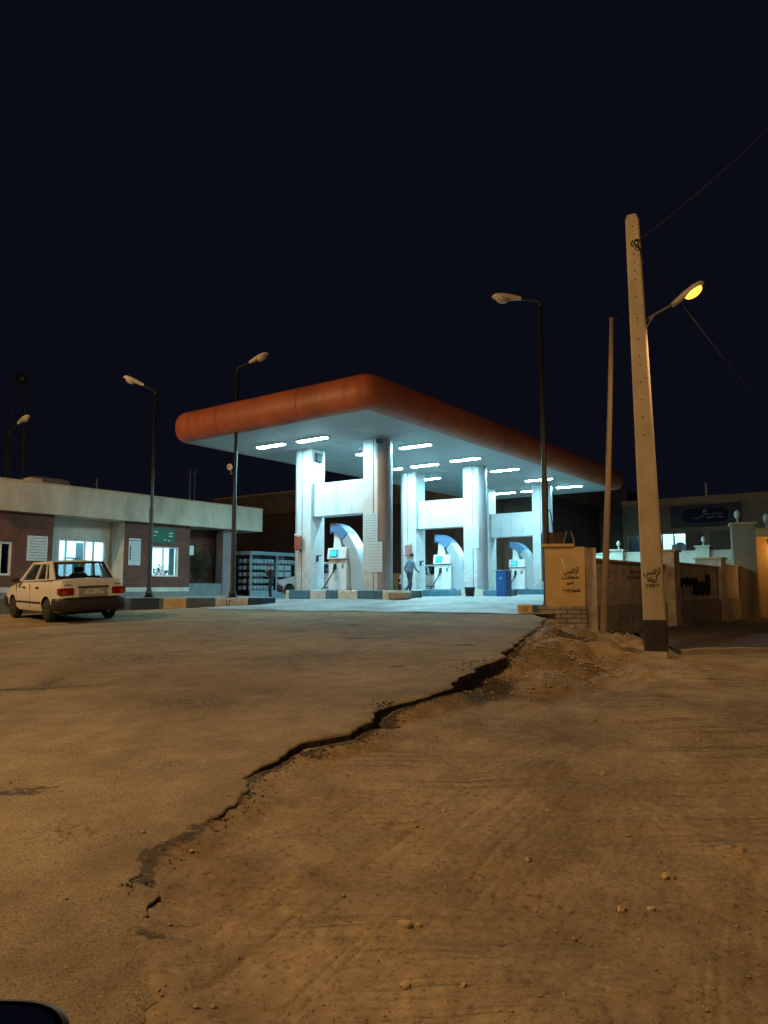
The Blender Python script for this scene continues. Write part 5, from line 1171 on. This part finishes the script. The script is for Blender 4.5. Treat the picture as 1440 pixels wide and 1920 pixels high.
        for x in (-.10, .88): b = MB(); b.box(x-.004, x+.004, min(s_*.79, s_*.8065), max(s_*.79, s_*.8065), .33, .88); b.build('door_joint', 'joint', t)
    # boot: plate recess, plate, trim, badges
    b = MB(); b.box(-1.975, -1.95, -.33, .33, .595, .80); b.build('plate_recess', mat('grey_recess', (.36, .34, .32), .5), t)
    b = MB(); b.bbox(-2.0, -1.95, -.36, .36, .80, .835, .008); b.build('boot_trim', 'black', t)
    b = MB(); b.box(-1.985, -1.976, -.24, .22, .655, .755); pt = b.build('number_plate', 'alu', t)
    if plate:
        text('plate_number', plate, .105, 'spray', pt, (-1.9865, 0, .705), (math.pi/2, 0, -math.pi/2), .0005, 1.05, .001)
    for y_ in (.50, -.66): b = MB(); b.box(-1.965, -1.94, y_, y_+.16, .86, .885); b.build('badge', 'metal', t)
    # wheels
    for x in (-1.16, 1.2):
        for s_ in (-1, 1):
            w_ = bpy.data.objects.new('wheel', None)
            b = MB(); b.M = Matrix.Translation((x, s_*.70, .275)) @ Matrix.Rotation(R(90), 4, 'X')
            b.lathe([(.17, -.085), (.25, -.085), (.272, -.06), (.275, 0), (.272, .06), (.25, .085), (.17, .085)], 28); wo = b.build('wheel', 'rubber', t)
            b = MB(); b.M = Matrix.Translation((x, s_*.70, .275)) @ Matrix.Rotation(R(-90*s_), 4, 'X'); b.lathe([(.165, .05), (.17, .088), (.155, .082), (.12, .065), (.06, .075), (.03, .09), (.005, .092)], 24); b.build('hubcap', mat('dull_steel_rim', (.16, .14, .13), .5, metal=.4), wo)
    # seats
    for y in (-.35, .35): b = MB(); b.bbox(-.25, -.08, y-.22, y+.22, .6, 1.12, .05); b.bbox(-.24, -.12, y-.12, y+.12, 1.13, 1.28, .04); b.build('front_seat', 'seatm', t)
    b = MB(); b.bbox(-1.15, -.95, -.58, .58, .6, 1.06, .06); b.build('rear_seat', 'seatm', t)
    b = MB(); b.box(-1.45, -1.15, -.6, .6, .955, .99); b.build('parcel_shelf', 'seatm', t)
    b = MB(); b.tube([(-1.9, -.35, .24), (-2.0, -.35, .235)], .025, 8); b.build('exhaust', 'metal', t)
    return t
RL = ghit(91, 1167); ct = -R(45)  # heading: 45 degrees left of +y
hd = Vector((math.sin(R(-44)), math.cos(R(-44)), 0)); lf = Vector((-hd.y, hd.x, 0))
ctr = RL+hd*1.16-lf*.72
ctr.z = float(Hroad(ctr.x, ctr.y))
# align with the sloping road
eps = .5; gx = (float(Hroad(ctr.x+eps, ctr.y))-float(Hroad(ctr.x-eps, ctr.y)))/(2*eps); gy = (float(Hroad(ctr.x, ctr.y+eps))-float(Hroad(ctr.x, ctr.y-eps)))/(2*eps)
nrm = Vector((-gx, -gy, 1)).normalized(); xax = (hd-nrm*hd.dot(nrm)).normalized(); yax = nrm.cross(xax)
mt = Matrix((xax, yax, nrm)).transposed(); eul = mt.to_euler()
make_car('carwhite', 'cream white four door saloon parked in front of the office, rear towards us', ctr, 0, rot=tuple(eul), plate='۳۲ د ۷۴۱ ۲۰')
vA = (SU(552, 6.6, 1098)[0]+SU(672, 6.6, 1098)[0])/2
P = S(6.6, vA, Hs(6.6, vA)+.015); tA = make_car('carsilver', 'silver car behind the nearest fuel pump', P, math.atan2(V[1], V[0]))
vB = SU(862, 13.0, 1098)[0]+.9
P = S(13.0, vB, Hs(13.0, vB)+.015); tB = make_car('carsilver', 'pale car behind the middle fuel pump', P, math.atan2(-V[1], -V[0]))

# ================================================================== MOTORCYCLE MIRROR (lower left)
t = thing('motorcycle', 'black motorcycle whose round mirror pokes in at the lower left corner', 'motorcycle', (-1.05, .75, 0), R(90))
# local x forward (+Y world), local y to the left (-X world)
Mc = Vector((-.572, 1.10, .942))
def ml(p): return (p[1]-.75, -(p[0]+1.05), p[2])
m0 = ml(Mc)
b = MB(); b.M = Matrix.Translation(m0) @ Matrix.Rotation(R(-58), 4, 'Y')
pts_ = []
for i in range(40):
    a = 2*math.pi*i/40; c_, s_ = math.cos(a), math.sin(a); pts_.append((math.copysign(abs(c_)**.6, c_)*.062, math.copysign(abs(s_)**.6, s_)*.112))
n = 40; lay = [(1.0, -.0), (1.04, .006), (1.04, .016), (.98, .03), (.80, .042), (.5, .05)]
vs = [(p[0]*s_, p[1]*s_, -z) for s_, z in lay for p in pts_]
fs = [(i*n+k, i*n+(k+1) % n, (i+1)*n+(k+1) % n, (i+1)*n+k) for i in range(len(lay)-1) for k in range(n)]+[tuple(range((len(lay)-1)*n, len(lay)*n))]
b.add(vs, fs, True); mo = b.build('mirror_housing', mat('grey_black_plastic', (.06, .055, .06), .45), t)
b = MB(); b.M = Matrix.Translation(m0) @ Matrix.Rotation(R(-58), 4, 'Y'); b.add([(p[0]*.92, p[1]*.92, .002) for p in pts_], [tuple(range(n))]); b.build('mirror_glass', 'mirror', mo)
hb = ml(Vector((-.78, 1.02, .86))); b = MB(); b.tube([hb, ml(Vector((-.72, 1.06, .92))), m0], .006, 8); b.build('mirror_stalk', 'metal', t)
b = MB(); b.tube([ml(Vector((-.66, .86, .86))), ml(Vector((-.78, 1.0, .86))), ml(Vector((-1.0, 1.05, .80))), ml(Vector((-1.1, 1.05, .80))), ml(Vector((-1.32, 1.0, .86))), ml(Vector((-1.44, .86, .86)))], .012, 10); b.build('handlebar', 'metal', t)
b = MB(); b.tube([(.25, .08, .78), (.62, .08, .28)], .02, 8); b.tube([(.25, -.08, .78), (.62, -.08, .28)], .02, 8); b.build('fork', 'metal', t)
for x in (.62, -.68):
    b = MB(); b.M = Matrix.Translation((x, 0, .28)) @ Matrix.Rotation(R(90), 4, 'X'); b.lathe([(.20, -.04), (.26, -.045), (.28, 0), (.26, .045), (.20, .04)], 24); b.build('wheel', 'rubber', t)
b = MB(); b.ball((-.05, 0, .66), .18, 10, 1.5, .7, .7); b.build('fuel_tank', 'gloss', t)
b = MB(); b.bbox(-.85, -.25, -.12, .12, .62, .70, .03); b.build('seat', 'rubber', t)
b = MB(); b.bbox(-.35, .15, -.14, .14, .25, .52, .05); b.tube([(.2, 0, .7), (-.1, 0, .3), (-.7, 0, .3)], .025, 8); b.build('engine', 'metal', t)

# ================================================================== PEOPLE
def person(lab, loc, rotz, J, mats, hgt, cap=False, face=0.):
    t = thing('person', lab, 'person', loc, rotz); t.scale = (hgt/1.75,)*3
    # J: joint positions; skin one continuous surface
    names = ['pel', 'spi', 'che', 'nek', 'hed', 'top', 'ls', 'le', 'lw', 'lh', 'rs', 're', 'rw', 'rh', 'lt', 'lk', 'la', 'lto', 'rt', 'rk', 'ra', 'rto']
    rad = dict(pel=(.145, .11), spi=(.14, .10), che=(.17, .115), nek=(.055, .055), hed=(.072, .088), top=(.06, .075), ls=(.062, .062), le=(.045, .045), lw=(.03, .03), lh=(.035, .02), rs=(.062, .062), re=(.045, .045), rw=(.03, .03), rh=(.035, .02), lt=(.092, .092), lk=(.062, .062), la=(.045, .045), lto=(.042, .03), rt=(.092, .092), rk=(.062, .062), ra=(.045, .045), rto=(.042, .03))
    E = [('pel', 'spi'), ('spi', 'che'), ('che', 'nek'), ('nek', 'hed'), ('hed', 'top'), ('che', 'ls'), ('ls', 'le'), ('le', 'lw'), ('lw', 'lh'), ('che', 'rs'), ('rs', 're'), ('re', 'rw'), ('rw', 'rh'), ('pel', 'lt'), ('lt', 'lk'), ('lk', 'la'), ('la', 'lto'), ('pel', 'rt'), ('rt', 'rk'), ('rk', 'ra'), ('ra', 'rto')]
    V_ = [Vector(J[n_]) for n_ in names]; Ei = [(names.index(a), names.index(b)) for a, b in E]; Rd = [rad[n_] for n_ in names]
    for s_ in 'lr':                      # five fingers on each hand
        h = Vector(J[s_+'h']); w = Vector(J[s_+'w']); d = (h-w).normalized(); sd = d.cross(Vector((0, 1, 0))).normalized() if abs(d.y) < .9 else Vector((0, 0, 1))
        for k in range(5):
            o_ = (k-2)*.018 if k else -.045; L_ = [.05, .07, .078, .072, .055][k]
            base = h+sd*o_*(.8 if k else .9)+(d*.01 if k else -d*.03); tip = base+d*L_*(1 if k else .7)+(Vector((0, 0, 0)) if k else -sd*.03)+Vector((0, .015, 0))
            i0 = len(V_); V_ += [base, base.lerp(tip, .5), tip]; Rd += [(.011, .011), (.010, .010), (.008, .008)]
            Ei += [(names.index(s_+'h'), i0), (i0, i0+1), (i0+1, i0+2)]
    me = bpy.data.meshes.new('p'); me.from_pydata(V_, Ei, []); o = bpy.data.objects.new('p', me); C.objects.link(o)
    sk = o.modifiers.new('skin', 'SKIN'); sk.use_smooth_shade = True
    for i, r_ in enumerate(Rd): me.skin_vertices[0].data[i].radius = r_
    me.skin_vertices[0].data[0].use_root = True
    ss = o.modifiers.new('sub', 'SUBSURF'); ss.levels = ss.render_levels = 2
    dg = bpy.context.evaluated_depsgraph_get(); m2 = bpy.data.meshes.new_from_object(o.evaluated_get(dg)); bpy.data.objects.remove(o)
    top, leg, skn, sho = mats
    for m_ in (top, leg, skn, sho): m2.materials.append(M[m_])
    nz = Vector(J['nek']).z-.0; seg = [(names.index(a), names.index(b)) for a, b in E]
    for p in m2.polygons:
        c = p.center; best = None
        for (a, b2) in E:
            A_, B_ = Vector(J[a]), Vector(J[b2]); ab = B_-A_; f_ = max(0, min(1, (c-A_).dot(ab)/ab.length_squared)); d = (A_+ab*f_-c).length-(rad[a][0]*(1-f_)+rad[b2][0]*f_)
            if best is None or d < best[0]: best = (d, a, b2, f_)
        _, a, b2, f_ = best
        if b2 in ('nek',) and f_ > .75 or b2 in ('hed', 'top'): i = 2
        elif b2 in ('lh', 'rh') or (b2 in ('lw', 'rw') and f_ > .9): i = 2
        elif b2 in ('lto', 'rto'): i = 3
        elif b2 in ('lt', 'lk', 'la', 'rt', 'rk', 'ra') or (b2 == 'spi' and f_ < .3): i = 1
        else: i = 0
        p.material_index = i; p.use_smooth = True
    bo = bpy.data.objects.new('body', m2); C.objects.link(bo); bo.parent = t
    hx_ = Vector(J['hed'])+(Vector(J['top'])-Vector(J['hed']))*.5; fd = Vector((math.cos(face), math.sin(face), 0)); sdv = Vector((-fd.y, fd.x, 0))
    # face: nose, eyes, mouth, ears; hair
    b = MB(); b.ball(hx_+fd*.088-Vector((0, 0, .02)), .016, 6, 1, 1, 1.3); b.build('nose', 'skin', t)
    for s_ in (-1, 1):
        b = MB(); b.ball(hx_+fd*.078+sdv*.03*s_+Vector((0, 0, .012)), .011, 6); b.build('eye', 'black', t)
        b = MB(); b.ball(hx_+sdv*.078*s_-Vector((0, 0, .01)), .024, 6, .6, .6, 1.3); b.build('ear', 'skin', t)
    b = MB(); b.ball(hx_+fd*.078-Vector((0, 0, .058)), .018, 6, .5+abs(sdv.x), .5+abs(sdv.y), .3); b.build('mouth', mat('lips', (.25, .09, .07), .6), t)
    b = MB(); c_ = hx_-fd*.014+Vector((0, 0, .045)); b.ball(c_, .094, 10, 1, 1, .95)
    hv = [v for v in b.v]; keep = []
    for f_ in b.f:
        cc = sum((Vector(hv[i]) for i in f_), Vector())/len(f_)-hx_
        keep.append(cc.dot(fd) < .03+max(0, cc.z-.04)*2 and cc.z > -.035)
    b.f = [f for f, k_ in zip(b.f, keep) if k_]; b.m = [0]*len(b.f); b.sm = set(range(len(b.f))); b.build('hair', 'hair', t)
    if cap:
        b = MB(); b.lathe([(.098, .0), (.10, .03), (.08, .07), (.04, .09), (.005, .095)], 18, tuple(hx_+Vector((0, 0, .055)))); q = hx_+fd*.12+Vector((0, 0, .06)); b.box(q.x-.06, q.x+.06, q.y-.06, q.y+.06, q.z-.006, q.z+.006); b.build('cap', 'navycloth', t)
    return t
JA = dict(pel=(0, 0, .93), spi=(0, 0, 1.10), che=(0, 0, 1.34), nek=(0, 0, 1.47), hed=(.015, 0, 1.56), top=(.02, 0, 1.68),
 ls=(0, .17, 1.38), le=(-.03, .30, 1.14), lw=(.10, .20, .98), lh=(.14, .15, .97), rs=(0, -.17, 1.38), re=(.12, -.24, 1.18), rw=(.22, -.12, 1.42), rh=(.20, -.09, 1.50),
 lt=(0, .09, .86), lk=(.03, .11, .48), la=(-.01, .12, .09), lto=(.13, .14, .04), rt=(0, -.09, .86), rk=(.03, -.10, .48), ra=(0, -.11, .09), rto=(.14, -.13, .04))
P = atY(507, 1125, 28.3); P.z = float(Hroad(P.x, P.y))+.015
person('boy in dark clothes and cap standing left of the nearest pump island', P, R(200), JA, ('navycloth', 'navycloth', 'skin', 'shoe'), 1.36*1.75/1.70, True)
JB = dict(pel=(0, 0, .92), spi=(.02, 0, 1.08), che=(.05, 0, 1.33), nek=(.08, 0, 1.46), hed=(.11, 0, 1.55), top=(.13, 0, 1.67),
 ls=(.05, .17, 1.37), le=(-.06, .24, 1.13), lw=(.06, .24, .92), lh=(.09, .23, .84), rs=(.05, -.17, 1.37), re=(.10, -.24, 1.12), rw=(.26, -.20, 1.0), rh=(.33, -.18, .98),
 lt=(0, .09, .86), lk=(.16, .10, .50), la=(.05, .10, .12), lto=(.17, .11, .05), rt=(0, -.09, .86), rk=(-.06, -.09, .48), ra=(-.33, -.09, .20), rto=(-.25, -.09, .08))
P = ghit(768, 1119); 
P = atY(768, 1118, 28.5); P.z = float(Hroad(P.x, P.y))+.015
person('person in pale blue shirt and dark trousers walking between the pump islands', P, R(35), JB, ('shirt', 'trouser', 'skin', 'shoe'), 1.74)

# ================================================================== STONES
rs = random.Random(11)
def stone(p, r, lab=None, flat=.6, seed=0):
    q = random.Random(seed); b = bmesh.new(); bmesh.ops.create_icosphere(b, subdivisions=2, radius=1)
    for v in b.verts:
        n_ = 1+.5*(float(vnoise(v.co.x*1.6+seed, v.co.y*1.6+v.co.z*1.3, seed)))*2+.25*float(vnoise(v.co.x*4+seed, v.co.y*4+v.co.z*3.3, seed+5)); v.co = Vector((v.co.x*r*n_, v.co.y*r*n_*q.uniform(.8, 1), v.co.z*r*flat*n_))
    me = bpy.data.meshes.new('stone'); b.to_mesh(me); b.free(); me.materials.append(M['stone']); o = bpy.data.objects.new('stone', me); C.objects.link(o)
    o.location = (p.x, p.y, p.z+r*flat*.25); o.rotation_euler = (0, 0, q.uniform(0, 6)); return o
big = [(764, 1738, .05, 'largest pale stone in the dirt near the bottom middle'), (1388, 1597, .042, 'pale stone in the dirt near the right edge'), (1255, 1648, .045, 'rounded brown stone in the dirt at lower right'), (1165, 1708, .032, 'flat stone left of a small pair in the lower right dirt'), (1222, 1706, .022, 'small stone right of the flat one in the dirt'), (990, 1614, .03, 'half buried stone in the middle of the dirt'), (1132, 1453, .035, 'pale stone in the dirt right of centre'), (758, 1850, .03, 'dark half buried stone at the bottom middle'), (188, 1706, .022, 'small pale pebble on the asphalt at lower left'), (1028, 1522, .024, 'small stone above the half buried one'), (868, 1850, .022, 'small stone right of the dark bottom stone'), (832, 1521, .022, 'small stone beside a tyre mark'), (1310, 1390, .03, 'small pale stone far right in the dirt'), (1116, 1352, .03, 'small stone in the upper part of the dirt'), (720, 1508, .016, 'tiny stone left of the tyre mark stone'), (784, 1737, .022, 'small stone just right of the largest one'), (1200, 1765, .016, 'tiny stone below the lower right pair')]
for i, (px, py, r, l) in enumerate(big): tag(stone(ghit(px, py, Hdirt), r*.78, flat=.72, seed=i+3), l, 'stone', 'stones lying on the dirt')
for i, (px, py, r) in enumerate(((1047, 1160, .06), (1059, 1172, .05), (1032, 1158, .07), (1073, 1177, .045))): tag(stone(ghit(px, py, Hdirt), r, seed=i+40), 'broken pale rubble at the foot of the ochre pillar', 'rubble', 'rubble by the ochre pillar')
# loose gravel: one object
b = bmesh.new(); rs = random.Random(2); me = bpy.data.meshes.new('gravel')
gv = []; gf = []
def peb(x, y, r, seed):
    z = float(Hdirt(x, y)) if x > float(XE(y)) else float(Hroad(x, y))+.002
    q = random.Random(seed); b0 = len(gv)
    for (a, c, d) in ((1, 0, 0), (-1, 0, 0), (0, 1, 0), (0, -1, 0), (0, 0, 1), (0, 0, -1)): k = r*q.uniform(.6, 1.3); gv.append((x+a*k, y+c*k, z+d*k*.7+r*.2))
    for f in ((0, 2, 4), (2, 1, 4), (1, 3, 4), (3, 0, 4), (2, 0, 5), (1, 2, 5), (3, 1, 5), (0, 3, 5)): gf.append([b0+i for i in f])
for i in range(5200):
    y = 2.2+rs.random()**1.5*14; x = rs.uniform(-.55, .6)*y
    if x < float(XE(y))-.5 and rs.random() < .85: continue
    peb(x, y, (.0015+min(.014, rs.expovariate(1/.0022)))*(1+y*.05), i)
for i in range(500):                       # rubble spilled down the bank and along the asphalt edge
    y = rs.uniform(8.5, 16); x = float(XE(y))+abs(rs.gauss(.5, .7)); peb(x, y, rs.uniform(.01, .04), i+9000)
for i in range(60):
    P = ghit(rs.uniform(1060, 1150), 1, Hdirt) if 0 else None
    px = rs.uniform(1060, 1150); P = ghit(px, 1230+(px-1060)*.36+rs.gauss(0, 3), Hdirt); peb(P.x, P.y, rs.uniform(.02, .045), i+12000)
me.from_pydata(gv, [], gf); me.materials.append(mat('dry_clod', (.36, .265, .155), .95)); o = bpy.data.objects.new('gravel', me); C.objects.link(o); tag(o, 'loose gravel and clods scattered over the dirt', 'gravel', kind='stuff')
cv, cf = gv, gf; gv = []; gf = []
for i in range(500):
    y = rs.uniform(4, 12); x = float(XE(y))+abs(rs.gauss(0, .10))+.03; peb(x, y, rs.uniform(.003, .009)*(1+y*.07), i+20000)
for (px, py, n, sg) in ((258, 1664, 50, .035), (720, 1338, 60, .09), (900, 1276, 80, .2), (930, 1262, 60, .2)):
    q = ghit(px, py, Hdirt)
    for i in range(n): peb(q.x+rs.gauss(0, sg), q.y+rs.gauss(0, sg*1.2), rs.uniform(.003, .010)*(1+q.y*.06), i+px*50)
me = bpy.data.meshes.new('asphalt_crumbs'); me.from_pydata(gv, [], gf); me.materials.append(M['shaded_tar_edge'] if 'shaded_tar_edge' in M else MATS['shaded_tar_edge']); o = bpy.data.objects.new('asphalt_crumbs', me); C.objects.link(o); tag(o, 'dark crumbs of broken asphalt along the ragged road edge', 'rubble', kind='stuff')
# thin pale stick near pipe pole
a = ghit(1133, 1183, Hdirt); c = ghit(1172, 1196, Hdirt); b = MB(); b.tube([a+Vector((0, 0, .03)), a.lerp(c, .5)+Vector((0, 0, .05)), c+Vector((0, 0, .02))], .02, 6); tag(b.build('stick', 'stone'), 'thin pale stick on the ground right of the pipe pole', 'stick')

# ================================================================== LIGHT
w = bpy.data.worlds.new('World'); sc.world = w; w.use_nodes = True; bg = w.node_tree.nodes['Background']
bg.inputs[0].default_value = (.36, .42, .86, 1); bg.inputs[1].default_value = .0086
# the street lamps that stand beside the photographer's road, out of frame
def road_lamp(loc, ang, lab, power, h=8.5):
    t = thing('road_lamp', lab, 'street lamp', loc, ang, 'lit sodium street lamps along the road')
    b = MB(); b.lathe([(.12, 0), (.11, .3), (.08, .35), (.06, h)], 14); b.build('pole', 'metal', t)
    b = MB(); b.tube([(0, 0, h-.1), (.3, 0, h+.2), (1.2, 0, h+.35)], .035, 8); b.build('arm', 'metal', t)
    b = MB(); b.bbox(1.1, 1.75, -.13, .13, h+.3, h+.45, .05); b.build('lamp_housing', 'lamphead', t)
    b = MB(); b.ball((1.48, 0, h+.29), .13, 8, 1.5, .8, .5); b.build('lit_bowl', 'sodium', t)
    light('lamp_light', 'POINT', (1.48, 0, h+.12), SOD, power, t, shadow_soft_size=.12)
road_lamp((-5.7, 2.5, 0), 0, 'lit sodium street lamp on the road left of the camera', 2150)
road_lamp((-17.2, 15.0, .2), R(-5), 'lit sodium street lamp further left along the road', 3000)
road_lamp((15.5, -3.5, 0), R(120), 'lit sodium street lamp on the road right behind the camera', 480)
sc.cycles.use_denoising = True
sc.cycles.max_bounces = 6; sc.cycles.sample_clamp_indirect = 6
sc.cycles.use_light_tree = True
